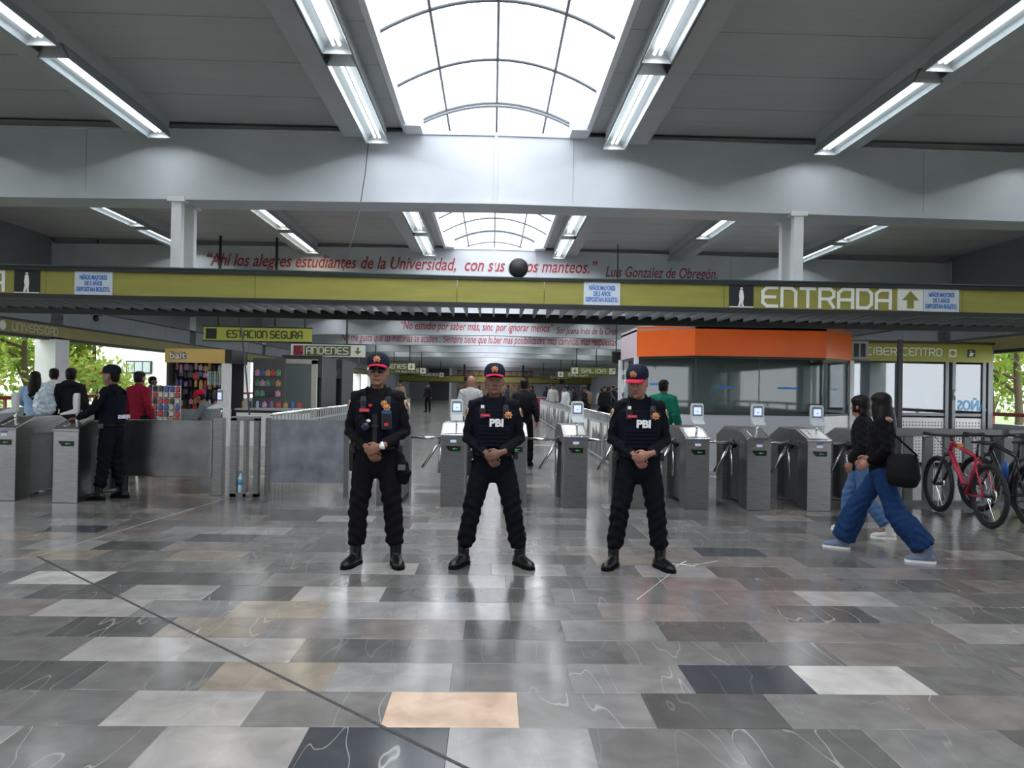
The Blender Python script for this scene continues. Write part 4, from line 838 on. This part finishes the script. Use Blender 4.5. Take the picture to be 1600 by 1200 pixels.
def fence(label, X, ya, yb, plain=0):
    f = thing('fence', label, 'fence', (X, 0, 0))
    MB().tube([(0, ya, 1.0), (0, yb, 1.0)], .03, 10).build('top_rail', m_chrome, f, True); MB().box(-.02, .02, ya, yb, .80, .835).build('mid_rail', m_bal, f); MB().box(-.02, .02, ya, yb, .06, .10).build('foot_rail', m_bal, f)
    bm_ = MB().tube([(0, 0, .83), (0, 0, .98)], .014, 6).mesh('baluster', m_bal); bl = MB().tube([(0, 0, .1), (0, 0, .98)], .016, 6).mesh('baluster', m_bal)
    y = ya+.1; i = 0
    while y < yb: link('baluster', bl if y < ya+plain else bm_, f, loc=(0, y, 0)); y += .22
    y = ya+plain
    while y+2 <= yb+.01:
        MB().box(-.012, .012, y+.03, y+1.97, .1, .80).build('printed_panel', m_mural, f); MB().box(-.035, .035, y-.035, y+.035, 0, 1.02).build('post', m_bal, f); y += 2
    return f
fence('left passage railing with bare balusters and ink-mountain print panels', -3.55, 12.0, 32, 8)
fence('right passage railing with white ink-mountain print panels', 2.3, 11.0, 35)
MB  # keep name
for x, c, lb in ((1.95, (.55, .55, .58), 'black and white poster board at the end of the passage'), (2.75, (.22, .01, .03), 'dark red poster board at the end of the passage')):
    t = thing('poster_board', lb, 'poster', (x, 42, 0)); MB().box(-.33, .33, -.02, .02, .08, 1.0).build('poster', mat('poster_%d' % int(c[0]*100), c, .5, noise=.9, nscale=5), t)
    MB().box(-.37, -.33, -.03, .03, 0, 1.05).box(.33, .37, -.03, .03, 0, 1.05).box(-.37, .37, -.03, .03, 1.0, 1.05).build('frame', m_bal, t)
rf = thing('bike_fence', 'grey steel slat fence behind the parked bicycles', 'fence', (5.3, 9.85, 0))
for a, b in ((0, 1.62), (1.72, 4.6)): MB().box(a, b, -.05, .05, .93, 1.04).build('top_rail', mat('grey_paint', (.16, .17, .18), .4, .3), rf, bevel=.005)
MB().box(0, 4.6, -.04, .04, 0, .06).build('foot_rail', MATS['grey_paint'], rf)
sm = MB().box(-.06, .06, -.03, .03, .05, .94).mesh('slat', MATS['grey_paint'])
for k in range(17): link('slat', sm, rf, loc=(.08+k*.275, 0, 0))
# ================================================================ ORANGE BOOTH
bt = thing('ticket_booth', 'glass booth with bright orange fascia and pale base behind the turnstiles', 'booth', (0, 0, 0))
m_or = mat('orange_panel', (.84, .13, .008), .3, noise=.04, nscale=2); m_base = mat('booth_base', (.55, .58, .62), .4); m_bgl = glass('booth_glass', (.74, .79, .79), .035); m_alu = mat('dark_mullion', (.03, .035, .04), .4)
PL = [(2.85, 16.3), (2.85, 14.51), (3.76, 13.6), (6.24, 13.6), (7.2, 14.56), (7.2, 16.3)]
def wallseg(a, b, z0, z1, th, name, ma, par, inset=0.):
    a, b = V(a), V(b); t = (b-a).normalized(); n = V((t.y, -t.x)); a = a+n*(-inset); b = b+n*(-inset); p = [a, b, b-n*th, a-n*th]
    return MB().prism([tuple(q) for q in p], z0, z1, 'z').build(name, ma, par)
for i, (a, b) in enumerate(zip(PL[:-1], PL[1:])):
    wallseg(a, b, 2.16, 2.74, .06, 'fascia_panel', m_or if i else mat('fascia_painted_reflection', (.62, .50, .56), .3), bt); wallseg(a, b, 0, 1.06, .06, 'base_panel', m_base if i != 3 else m_white, bt, .05)  # pale tone of the left facet paints a reflection over the orange
    wallseg(a, b, 1.06, 1.10, .08, 'sill', m_alu, bt, .04); wallseg(a, b, 2.12, 2.17, .08, 'head_frame', m_alu, bt, .04)
    L = (V(b)-V(a)).length; n = 2 if L > 2 else 1
    for k in range(n): wallseg(V(a).lerp(V(b), k/n+.004), V(a).lerp(V(b), (k+1)/n-.004), 1.10, 2.12, .012, 'glass_pane', m_bgl, bt, .06)
for x, y in PL[:2]+PL[4:]: MB().box(x-.04, x+.04, y-.02, y+.06, 0, 2.16).build('corner_post', m_white, bt)
MB().prism(PL, 2.66, 2.7, 'z').build('roof', m_base, bt); MB().box(2.95, 7.1, 16.25, 16.3, 0, 2.7).build('rear_wall', mat('booth_inside', (.46, .48, .49), .6), bt)
MB().prism(PL, .0, .03, 'z').build('booth_floor', m_base, bt)
MB().box(4.0, 6.4, 14.5, 15.1, .72, .76).build('inner_desk', m_base, bt)
m_tape = mat('blue_tape', (.02, .20, .62), .5)
for x0, x1, z in ((4.16, 4.52, 1.575), (5.35, 5.75, 1.575)): MB().box(x0, x1, 13.648, 13.655, z-.015, z+.02).build('blue_tape', m_tape, bt)
wallseg((3.05, 14.31), (3.30, 14.06), 1.60, 1.64, .006, 'blue_tape', m_tape, bt, .05); wallseg((6.6, 13.96), (6.75, 14.11), 1.56, 1.59, .006, 'blue_tape', m_tape, bt, .05)
ac = thing('ventilation_box', 'grey ventilation box with two dark slots beside the orange fascia', 'vent', (7.205, 14.62, 2.16)); MB().box(0, .36, 0, .5, .03, .40).build('casing', mat('vent_grey', (.30, .31, .33), .4), ac, bevel=.01)
for k in range(2): MB().box(.06+k*.14, .16+k*.14, -.006, .01, .08, .35).build('slot', m_black, ac)
MB().box(.05, .1, .2, .3, -.0, .04).build('bracket', m_dark, ac)
tv = thing('monitor', 'small black hanging monitor left of the orange booth', 'monitor', (2.80, 16.6, 2.1)); MB().box(-.10, .10, -.04, .04, 0, .26).build('monitor_case', m_black, tv, bevel=.01); MB().box(-.08, .08, -.044, -.038, .03, .23).build('screen', m_disp, tv); MB().tube([(0, 0, .26), (0, 0, 2.72)], .012, 6).build('hanger', m_dark, tv)
# ================================================================ CIBER CENTRO KIOSK
kc = thing('internet_kiosk', 'glazed kiosk with olive CIBER CENTRO sign behind the bicycles', 'kiosk', (0, 15.3, 0)); m_kf = mat('kiosk_frame', (.17, .18, .20), .4, .4); m_kg = glass('kiosk_glass', (.72, .79, .84), .10)
MB().box(7.55, 10.55, -.03, .05, 2.20, 2.58).build('sign_board', mat('sign_olive', (.36, .35, .06), .45, noise=.05), kc); MB().box(7.5, 10.6, -.06, .06, 2.58, 2.63).build('sign_top', mat('sign_maroon', (.09, .035, .04), .5), kc)
lettering('sign_lettering', 'CIBER', .15, 7.84, 8.50, m_ltext, kc, -.032, 2.33, .16); lettering('sign_lettering', 'CENTRO', .15, 8.62, 9.46, m_ltext, kc, -.032, 2.33, .16)
e = MB().box(9.62, 9.78, -.04, -.028, 2.31, 2.47).build('sign_icon', m_ltext, kc, bevel=.004); MB().lathe([(.055, 0), (.05, .006)], n=16).xf(M.Translation((9.70, -.041, 2.39)) @ M.Rotation(PI/2, 4, 'X')).build('icon_disc', m_olive, e)
e = MB().box(10.02, 10.18, -.04, -.028, 2.31, 2.47).build('sign_icon', m_picto, kc); MB().ell((10.08, -.042, 2.43), (.018, .004, .018)).prism([(10.05, 2.33), (10.12, 2.33), (10.15, 2.40), (10.10, 2.41), (10.06, 2.40)], -.045, -.04, 'y').build('icon_figure', m_ltext, e)
MB().box(7.5, 10.6, .02, 2.4, 2.56, 2.6).build('roof', m_kf, kc); MB().box(7.5, 10.6, 2.3, 2.4, 0, 2.6).build('rear_wall', mat('kiosk_inner', (.60, .64, .70), .6), kc); MB().box(10.55, 10.6, 0, 2.4, 0, 2.6).build('side_wall', m_kf, kc)
for x in (7.55, 8.55, 9.60, 9.75, 10.40, 10.52): MB().box(x-.035, x+.035, -.02, .06, 0, 2.2).build('mullion', m_kf, kc)
for a, b in ((7.6, 8.52), (8.58, 9.57), (9.79, 10.37)):
    MB().box(a, b, .015, .025, 1.12, 2.16).build('glass_pane', m_kg, kc); MB().box(a, b, 0, .04, 1.06, 1.12).build('transom', m_kf, kc)
    p = MB().box(a, b, .01, .03, .08, 1.02).build('perforated_panel', mat('panel_white', (.72, .74, .76), .4), kc)
    q = MB(); nx = int((b-a)/.068)
    for i in range(nx):
        for j in range(13): q.prism([(a+.04+i*.068+.014*math.cos(t*PI/3), .13+j*.066+.014*math.sin(t*PI/3)) for t in range(6)], .006, .0105, 'y')
    o = q.build('perforation', m_black, p); o['kind'] = 'stuff'
MB().tube([(9.74, -.05, 1.40), (9.74, -.05, 1.62)], .012, 8).build('door_handle', m_chrome, kc, True)
o = text('mirrored_print', 'AÑOS', .30, mat('print_light_blue', (.10, .40, .75), .5), kc, (10.16, .01, 1.28), .62, bold=.006); o.scale = (-1, 1, 1)
MB().box(7.6, 10.3, 1.0, 1.6, .70, .74).build('desk', m_kf, kc)
pd = thing('dark_post', 'tall dark steel post standing in front of the kiosk glass', 'post', (6.85, 12.2, 0)); MB().box(-.035, .035, -.03, .03, 0, 2.42).build('post_shaft', m_alu, pd); MB().box(-.08, .08, -.06, .06, 0, .015).build('base_plate', m_alu, pd)
# ================================================================ BICYCLES
m_tyre = mat('tyre', (.012, .012, .013), .7); m_rim = mat('rim_black', (.02, .02, .022), .35)
def bike(label, loc, rz, fcol, tcol=None, steer=0.):
    b = thing('bicycle', label, 'bicycle', loc, rz, 'bicycles parked by the fence'); fm = mat('frame_%d' % int(fcol[0]*1000+fcol[1]*10), fcol, .3, spec=.6); ty = m_tyre if not tcol else mat('tyre_%d' % int(tcol[1]*1000), tcol, .6)
    R = .335
    def wheel(y, st):
        w_ = MB(); N = 36; w_.limb([(0, R*math.cos(2*PI*i/N), R*math.sin(2*PI*i/N)) for i in range(N)], [.026]*N, 10, (1, 0, 0), 0, 0, True); w_ = w_.build('tyre', ty, b, True); w_.location = (0, y, .362); w_.rotation_euler = (0, 0, st)
        q = MB(); q.limb([(0, .30*math.cos(2*PI*i/N), .30*math.sin(2*PI*i/N)) for i in range(N)], [(.013, .012)]*N, 8, (1, 0, 0), 0, 0, True); q.build('rim', m_rim, w_, True)
        q = MB()
        for i in range(16): a = 2*PI*i/16; q.tube([((-1)**i*.025, .02*math.cos(a+.5), .02*math.sin(a+.5)), (0, .295*math.cos(a), .295*math.sin(a))], .0022, 4)
        q.build('spokes', m_chrome, w_); MB().tube([(-.05, 0, 0), (.05, 0, 0)], .022, 10, ref=(0, 0, 1)).build('hub', m_black, w_, True)
        q = MB(); q.limb([(.032, .08*math.cos(2*PI*i/20), .08*math.sin(2*PI*i/20)) for i in range(20)], [(.002, .012)]*20, 4, (1, 0, 0), 0, 0, True); q.build('brake_disc', m_chrome, w_, True)
    wheel(0, 0); wheel(1.12, steer)
    hd0, hd1 = (0, .80, .93), (0, .84, .80); bb = (0, .44, .33); st = (0, .26, .78)
    q = MB(); q.tube([hd0, hd1], .025, 10); q.tube([hd1, bb], .030, 10); q.tube([(0, .81, .90), st], .024, 10); q.tube([st, bb], .021, 10)
    for s in (-1, 1): q.tube([(s*.02, .42, .33), (s*.06, .2, .335), (s*.065, .0, .362)], .013, 8); q.tube([(s*.02, .27, .76), (s*.06, .12, .57), (s*.065, 0, .362)], .011, 8)
    q.build('frame', fm, b, True)
    q = MB()
    for s in (-1, 1): q.tube([(s*.055, .865, .76), (s*.055, 1.0, .53), (s*.055, 1.12, .362)], .018, 8)
    q.tube([(-.06, .865, .76), (.06, .865, .76)], .022, 8, ref=(0, 0, 1)); q.build('fork', m_black, b, True)
    q = MB().tube([(0, .80, .93), (0, .83, .985)], .018, 8).tube([(-.36, .76, 1.02), (-.18, .82, 1.0), (0, .83, .99), (.18, .82, 1.0), (.36, .76, 1.02)], .013, 8, ref=(0, 0, 1)); h = q.build('handlebar', m_black, b, True)
    for s in (-1, 1): MB().tube([(s*.24, .79, 1.01), (s*.36, .757, 1.022)], .019, 8, ref=(0, 0, 1)).build('grip', m_black, h, True); MB().tube([(s*.22, .80, 1.0), (s*.2, .88, .985), (s*.3, .90, .975)], .006, 6).build('brake_lever', m_chrome, h, True)
    q = MB().tube([(-.2, .85, 1.0), (-.1, .93, .92), (0, .9, .80)], .004, 5).tube([(.2, .85, 1.0), (.1, .93, .90), (0, .9, .75)], .004, 5); q.build('cables', m_black, h, True)
    MB().tube([st, (0, .235, .93)], .014, 8).build('seat_post', m_black, b, True)
    q = MB().limb([(0, .08, .955), (0, .16, .958), (0, .26, .952), (0, .36, .945)], [(.07, .022), (.065, .022), (.03, .018), (.018, .014)], 12, (0, 0, 1)); q.build('saddle', m_black, b, True)
    q = MB().tube([(.045, .44, .33), (.06, .44, .33)], .09, 20, ref=(0, 0, 1)); c = q.build('chainring', m_black, b)
    for s in (-1, 1): MB().tube([(s*.07, .44, .33), (s*.075, .44+s*.12, .33-s*.12)], .011, 8).build('crank', m_black, c, True); MB().box(min(s*.08, s*.17), max(s*.08, s*.17), .41+s*.12, .47+s*.12, .32-s*.12, .34-s*.12).build('pedal', m_black, c)
    MB().tube([(.052, .44, .42), (.052, 0, .40)], .005, 4).tube([(.052, .44, .24), (.052, .03, .28), (.052, 0, .32)], .005, 4).build('chain', mat('chain_steel', (.12, .12, .12), .4, .9), b)
    return b
b1 = bike('red mountain bike with black fork and wide black handlebar', (5.62, 8.15, 0), -.09, (.42, .015, .05))
for c in ((.02, .62, .60),): MB().box(-.025, .025, c[1]-.03, c[1]+.03, .84, .91).build('orange_reflector', mat('reflector_orange', (.70, .25, .04), .4), b1, bevel=.008)
b2 = bike('black bicycle with blue bottle and pale fender next to the red bike', (6.15, 8.22, 0), -.12, (.016, .016, .018), None, .2)
MB().lathe([(.036, 0), (.036, .17), (.02, .2)], (0, .52, .50), 12).build('bottle', mat('bottle_blue', (.02, .10, .40), .35), b2, True)
q = MB(); q.limb([(0, 0+.385*math.cos(a), .362+.385*math.sin(a)) for a in np.linspace(.2, 2.8, 12)], [(.028, .004)]*12, 6, (1, 0, 0)); q.build('fender', mat('fender_silver', (.55, .56, .58), .3, .8), b2, True)
b3 = bike('dark green bicycle with green tyres at the end of the parked row', (6.55, 8.0, 0), -.15, (.012, .07, .04), (.015, .06, .045), .1)
# ================================================================ HANGING SIGNS
def hsign(name, label, x0, x1, y, z0, z1, s, tx0, tx1, face, letter, hang=None, arrow=None, plate=True, icon=None):
    t = thing(name, label, 'sign', (0, y, 0)); h = z1-z0
    MB().box(x0, x1, 0, .08, z0, z1).build('sign_board', face, t); MB().box(x0-.02, x1+.02, .01, .07, z0-.03, z0).box(x0-.02, x1+.02, .01, .07, z1, z1+.03).build('sign_frame', m_dark, t)
    lettering('lettering', s, h*.52, tx0, tx1, letter, t, -.002, z0+h*.24, .16)
    for x in (hang or (x0+.35, x1-.35)): MB().box(x-.025, x+.025, .02, .06, z1, 4.78).build('hanger', m_dark, t)
    if arrow is not None:
        w_ = h*.9; a = MB().box(arrow-w_/2, arrow+w_/2, -.008, .0, z0+.02, z1-.02).build('arrow_plate', m_ltext, t); c, zz, k = arrow, (z0+z1)/2, h*.3
        MB().prism([(c-k*.3, zz+k), (c+k*.3, zz+k), (c+k*.3, zz), (c+k, zz), (c, zz-k), (c-k, zz), (c-k*.3, zz)], -.012, -.007, 'y').build('down_arrow', MATS['arrow_olive'], a)
    if icon is not None: w_ = h*.8; MB().box(icon-w_/2, icon+w_/2, -.008, 0, z0+h*.1, z1-h*.1).build('icon_plate', mat('icon_red', (.30, .03, .04), .5, noise=.7, nscale=9) if letter is m_ltext else m_picto, t)
    return t
m_lime = mat('lime_sign', (.42, .46, .08), .4); m_sold = mat('sign_dark_olive', (.14, .15, .035), .45); m_ink = mat('sign_ink', (.015, .02, .015), .5)
hsign('hanging_sign', 'lime ESTACION SEGURA sign hanging over the stall', -6.42, -4.05, 16.5, 2.45, 2.74, 'ESTACION SEGURA', -5.9, -4.25, m_lime, m_ink, (-6.1, -4.85), None, icon=-6.25)
t = hsign('hanging_sign', 'white framed ANDENES sign with down arrow under the third beam', -6.75, -4.28, 24.8, 2.45, 2.86, 'ANDENES', -6.22, -4.85, m_ltext, m_ltext, (-6.3, -4.9), -4.52, icon=-6.5)
MB().box(-6.3, -4.76, -.004, .0, 2.49, 2.82).build('sign_face', m_sold, t)
for c in t.children:
    if c.name.startswith('lettering'): c.location.y = -.006
for y, x1, h in ((41, -4.25, .40), (51, -4.55, .42), (66, -4.3, .42)): hsign('hanging_sign', 'dark olive ANDENES sign with down arrow, about %s beams down the hall' % {41: 'five', 51: 'six', 66: 'eight'}[y], x1-2.6, x1, y, 2.42, 2.42+h, 'ANDENES', x1-2.1, x1-.55, m_sold, m_ltext, None, x1-.25)
t = hsign('hanging_sign', 'olive SALIDA exit sign with arrow plates at both ends', 4.75, 7.5, 44.5, 2.44, 2.86, 'SALIDA', 5.4, 6.85, mat('salida_olive', (.24, .27, .05), .45), m_ltext, (5.1, 6.3), 5.0); 
a = MB().box(7.1, 7.46, -.008, 0, 2.47, 2.83).build('arrow_plate', m_ltext, t); MB().prism([(7.18, 2.55), (7.22, 2.52), (7.34, 2.68), (7.40, 2.62), (7.40, 2.78), (7.24, 2.78), (7.30, 2.72)], -.012, -.007, 'y').build('diagonal_arrow', MATS['arrow_olive'], a)
hsign('hanging_sign', 'olive SALIDA sign behind the first exit sign', 5.0, 8.1, 57, 2.45, 2.9, 'SALIDA', 5.9, 7.4, m_sold, m_ltext, (5.3, 6.2), 5.3); hsign('hanging_sign', 'farthest olive SALIDA sign before the cross band', 4.6, 8.4, 71, 2.45, 2.9, 'SALIDA', 5.6, 7.6, m_sold, m_ltext)
fb = thing('far_sign_band', 'long olive sign band crossing the far end of the hall', 'sign', (0, 79, 0)); MB().box(-10, 10.7, 0, .2, 2.15, 2.75).build('band', m_olive, fb); MB().box(-10, 10.7, -.02, .22, 2.75, 2.83).box(-10, 10.7, -.02, .22, 2.07, 2.15).build('edge', m_dark, fb)
for x in (-2.8, 3.6, 7.5): MB().box(x-.25, x+.25, -.03, 0, 2.2, 2.7).build('pictogram', m_picto, fb)
for x in (-9, -3, 3.3, 9.5): MB().box(x-.1, x+.1, .05, .15, 2.8, 4.75).build('hanger', m_dark, fb)
for x in (-9.8, 10.4): MB().box(x-.15, x+.15, 0, .2, 0, 2.2).build('leg', m_dark, fb)
dp = thing('screen_wall', 'tall dark screen wall on the left of the far mural', 'panel', (-6.2, 86, 0)); MB().box(-1.2, 1.2, 0, .15, 0, 3.7).build('screen', mat('panel_slate', (.05, .065, .08), .5), dp); MB().box(1.2, 1.45, -.03, .18, 0, 3.8).build('post', m_white, dp)
# ================================================================ LEFT STALL
ks = thing('market_stall', 'small stall with curved yellow bait header hung with merchandise', 'stall', (-7.0, 17.7, 0)); m_yel = mat('header_yellow', (.75, .50, .16), .4); N = 12
arc = [(-.78+1.42*i/N, -.16*math.sin(PI*i/N)) for i in range(N+1)]
MB().prism(arc+[(x, y+.05) for x, y in arc[::-1]], 1.97, 2.30, 'z').build('header', m_yel, ks); MB().box(-.80, .78, .05, 1.1, 2.26, 2.30).build('roof', m_dark, ks)
MB().box(.64, .80, -.02, 1.1, 1.97, 2.30).build('header_side', m_black, ks)
text('brand_lettering', 'bait', .22, m_black, ks, (-.42, -.155, 2.135), .40, bold=.016); text('brand_lettering', 'bait', .22, WHT, ks, (-.42, -.162, 2.135), .375, bold=.003)
MB().box(.56, .76, -.02, .10, 0, 1.97).build('front_post', m_white, ks); MB().box(-.76, .72, 1.04, 1.10, 0, 2.27).build('back_board', mat('stall_back', (.05, .05, .06), .7), ks); MB().box(-.78, -.72, .1, 1.1, 0, 2.27).build('side_board', mat('stall_side', (.08, .07, .07), .7), ks)
ct = MB().box(-.75, .55, .30, .75, 0, .86).build('counter', mat('counter_grey', (.35, .37, .40), .5), ks)
gr = thing('wire_rack', 'white wire grid rack of small packets at the stall front', 'rack', (-7.62, 17.4, 0))
q = MB()
for i in range(6): q.tube([(-.3+i*.13, 0, .1), (-.3+i*.13, 0, 1.42)], .008, 5)
for j in range(9): q.tube([(-.3, 0, .25+j*.145), (.35, 0, .25+j*.145)], .008, 5)
q.build('grid', m_white, gr); MB().box(-.32, .37, -.12, .12, 0, .03).build('foot', m_white, gr); MB().box(-.3, .35, .02, .05, .1, 1.42).build('back_sheet', mat('rack_dark', (.12, .12, .13), .7), gr)
cols = [(.55, .06, .06), (.06, .12, .42), (.62, .60, .55), (.10, .10, .11), (.48, .32, .10), (.30, .12, .35), (.12, .32, .20), (.60, .30, .42), (.25, .42, .58), (.04, .04, .05)]
cn = ['red', 'blue', 'white', 'charcoal', 'amber', 'purple', 'green', 'pink', 'light blue', 'black']
mm = [mat('packet_%d' % i, c, .45, noise=.5, nscale=40) for i, c in enumerate(cols)]
pk = MB().box(-.045, .045, -.012, .012, -.05, .05).box(-.012, .012, -.008, .008, .05, .075).mesh('packet', mm[0]); cd = MB().lathe([(.03, -.07), (.034, .0), (.028, .07), (.01, .085)], n=8).mesh('trinket', mm[0]); stp = MB().box(-.018, .018, -.01, .01, -.17, .17).mesh('lanyard', mm[0])
def goods(me, nm, cat, x, y, z, ci, grp, where, sc_=1.):
    o = link(nm, me, None, 0, (x, y, z), (0, 0, random.uniform(-.3, .3))); o.scale = (sc_,)*3; o.material_slots[0].link = 'OBJECT'; o.material_slots[0].material = mm[ci]; tag(o, '%s %s %s' % (cn[ci], {'packet': 'packet', 'trinket': 'trinket', 'lanyard': 'hanging lanyard'}[nm], where), cat, grp)
rg = random.Random(5)
for i in range(5):
    for j in range(8): goods(pk, 'packet', 'packet', -7.62-.235+i*.13, 17.4-.022, .33+j*.145, rg.choice([2, 2, 3, 1, 4, 9, 0]), 'packets on the wire rack', 'clipped on the white wire rack')
for j, z in enumerate((1.02, 1.24, 1.46, 1.68, 1.86)):
    for i in range(11): goods(rg.choice([pk, cd]), 'trinket', 'goods', -7.66+i*.118+rg.uniform(-.02, .02), 18.05, z+rg.uniform(-.04, .04), rg.choice([0, 1, 2, 3, 4, 5, 7, 8, 9, 3, 9]), 'trinkets hung in the stall', 'hanging inside the yellow stall', rg.uniform(.9, 1.5))
for i in range(7): goods(stp, 'lanyard', 'goods', -6.85+i*.055, 17.95, 1.62, rg.choice([2, 8, 2, 6, 9]), 'lanyards hung in the stall', 'at the right side of the yellow stall')
for k, z in enumerate((.93, 1.14, 1.36, 1.58, 1.78)): MB().tube([(-.72, .36, z+.18), (.55, .36, z+.18)], .008, 5).build('hanging_rod', m_black, ks)
for i in range(8): goods(pk, 'packet', 'packet', -7.5+i*.14, 18.1, .915, rg.choice([2, 2, 8, 0, 9]), 'packets on the stall counter', 'lying along the stall counter', 1.1)
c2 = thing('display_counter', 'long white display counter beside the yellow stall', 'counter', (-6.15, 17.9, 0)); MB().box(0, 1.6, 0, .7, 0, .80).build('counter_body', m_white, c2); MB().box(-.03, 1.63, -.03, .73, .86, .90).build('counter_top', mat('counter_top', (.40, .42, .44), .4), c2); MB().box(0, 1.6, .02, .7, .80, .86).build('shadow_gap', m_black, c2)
for i in range(9): goods(rg.choice([pk, cd]), 'trinket', 'goods', -6.05+i*.17, 18.1, .985, rg.randrange(10), 'goods on the white counter', 'standing on the white display counter', 1.1)
for j in range(3):
    for i in range(5): goods(pk, 'packet', 'packet', -5.92+i*.13, 18.735, 1.25+j*.26, rg.randrange(10), 'packets behind the white counter', 'on the board behind the white counter', 1.3)
MB().box(.1, .92, .87, .90, 0, 2.15).build('goods_board', mat('goods_board', (.10, .10, .11), .7), c2)
fp = thing('framed_panel', 'grey-green panel in a white frame behind the counter', 'panel', (-5.2, 19.6, 0)); MB().box(-.95, .42, 0, .06, 0, 2.05).build('panel', mat('panel_greygreen', (.16, .20, .20), .4), fp); MB().box(.42, .56, -.02, .08, 0, 2.15).box(-.95, .56, -.02, .08, 2.05, 2.17).build('frame', mat('frame_cream', (.55, .54, .48), .5), fp)
m_sh = mat('shutter_dark', (.045, .048, .055), .5); m_sh2 = mat('shutter_grey', (.075, .08, .09), .5)
for x0, x1, y, lb in ((-6.1, -4.95, 21.5, 'closed dark shop unit beside the framed panel'), (-6.3, -4.95, 24.4, 'closed grey shop unit with a pale name plate')):
    t = thing('closed_shop', lb, 'shop', (0, y, 0)); MB().box(x0, x1, 0, 2.0, 0, 2.35).build('unit', m_sh, t)
    for k in range(12): MB().box(x0+.06, x1-.5, -.03, 0, .1+k*.12, .205+k*.12).build('shutter_slat', m_sh2, t)
    MB().box(x0+.03, x1+.03, -.10, 0, 1.72, 2.05).build('header', m_sh2, t); MB().box(x0+.5, x1-.15, -.11, -.10, 1.82, 1.95).build('name_plate', mat('plate_pale', (.32, .33, .33), .5), t); MB().box(x1-.45, x1-.05, -.01, 0, 0, 1.7).build('door', m_black, t)
ws = thing('side_counter', 'white counter with small bottles beyond the closed shops', 'counter', (-6.3, 27, 0)); MB().box(-.6, 1.2, 0, .6, 0, .85).build('counter_body', m_white, ws); MB().box(-.63, 1.23, -.03, .63, .85, .9).build('counter_top', m_black, ws)
# camera under the wall band
cc = thing('security_camera', 'small dark security camera hanging by the left wall panels', 'camera', (-9.2, 17.3, 2.95)); MB().ell((0, 0, 0), (.07, .07, .08)).build('dome', m_black, cc, True); MB().box(-.09, .09, -.09, .09, .06, .12).build('mount', m_dark, cc); MB().tube([(0, 0, .1), (0, 0, 1.83)], .015, 6).build('stem', m_dark, cc)
# ================================================================ OUTSIDE
struct(MB().box(-80, XL-.25, -30, 110, -.6, -.4).box(XR+.25, 80, -30, 110, -.6, -.4).build('ground', mat('grass', (.10, .16, .05), .9, noise=.3, nscale=1)), 'grassy ground outside the hall')
wb = thing('white_building', 'white building with a small dark window outside the left openings', 'building', (-13.7, 30, -.5)); MB().box(-3, 2.0, 0, 6, 0, 5.2).build('wall', mat('render_white', (.80, .80, .80), .7, noise=.05), wb)
w_ = MB().box(-1.0, .02, -.06, .02, 2.35, 2.85).build('window', m_dark, wb)
for k in range(3): MB().box(-.96+k*.32, -.68+k*.32, -.08, -.05, 2.39, 2.81).build('pane', mat('pane_pale', (.45, .52, .56), .2), w_)
m_bark = mat('bark', (.10, .075, .05), .9, bump=.4, bscale=20); lv = [mat('leaf_a', (.20, .34, .05), .6), mat('leaf_b', (.34, .44, .08), .6), mat('leaf_c', (.42, .38, .08), .6)]
for m in lv:
    n = m.node_tree.nodes; l = m.node_tree.links; b = n['Principled BSDF']; tl = n.new('ShaderNodeBsdfTranslucent'); tl.inputs[0].default_value = b.inputs['Base Color'].default_value; mx = n.new('ShaderNodeMixShader'); mx.inputs[0].default_value = .45
    l.new(b.outputs[0], mx.inputs[1]); l.new(tl.outputs[0], mx.inputs[2]); l.new(mx.outputs[0], n['Material Output'].inputs[0])
def tree(label, x, y, h, r, seed):
    rg = np.random.RandomState(seed); t = thing('tree', label, 'tree', (x, y, -.45), 0, 'trees outside the hall'); q = MB(); q.limb([(0, 0, 0), (.08, .05, h*.25), (-.05, 0, h*.5), (0, 0, h*.85)], [.13, .10, .08, .03], 8); cl = []
    for i in range(9):
        a = 2*PI*i/9+rg.rand(); z0 = h*(.22+.07*i); L = r*(.7+.4*rg.rand()); p1 = (L*math.cos(a), L*math.sin(a), z0+L*.5); q.limb([(0, 0, z0), (p1[0]*.5, p1[1]*.5, z0+L*.2), p1], [.05, .035, .012], 6); cl += [p1, (p1[0]*.6, p1[1]*.6, p1[2]-.1)]
    q.build('trunk', m_bark, t, True); f = MB(); P = []
    for i in range(3200):
        c = cl[rg.randint(len(cl))]; d = rg.normal(0, .36*r/1.6, 3); p = np.array(c)+d*(1, 1, .8); u = rg.normal(size=3); u /= np.linalg.norm(u); w2 = np.cross(u, rg.normal(size=3)); w2 /= np.linalg.norm(w2); s = .085+.06*rg.rand()
        f.add([p-u*s, p+w2*s*.45, p+u*s, p-w2*s*.45], [(0, 1, 2, 3)], int(rg.choice(3, p=(.45, .4, .15))))
    f.build('foliage', lv, t)
TR = [(-13.3, 25.0, 4.6, 1.25), (-13.2, 15.5, 5.2, 1.9), (-14.5, 18.5, 5.8, 2.1), (-13.4, 21.5, 5.0, 1.8), (-16.5, 22.0, 6.2, 2.3), (-20.8, 27.5, 6.5, 2.2), (-25.5, 25, 6.4, 2.2), (-24, 33, 7, 2.4), (-25, 19, 7, 2.5), (-20, 15.5, 6.6, 2.3), (-19, 20.5, 6.5, 2.4), (-14.8, 12.5, 5.5, 2.0), (14.2, 19.5, 5.6, 2.1), (15.5, 22.5, 6.0, 2.2), (17.2, 20.5, 6.4, 2.4), (16.5, 26, 6.4, 2.4)]
for i, (x, y, h, r) in enumerate(TR): tree('leafy light green tree outside the %s openings' % ('left' if x < 0 else 'right'), x, y, h, r, i)
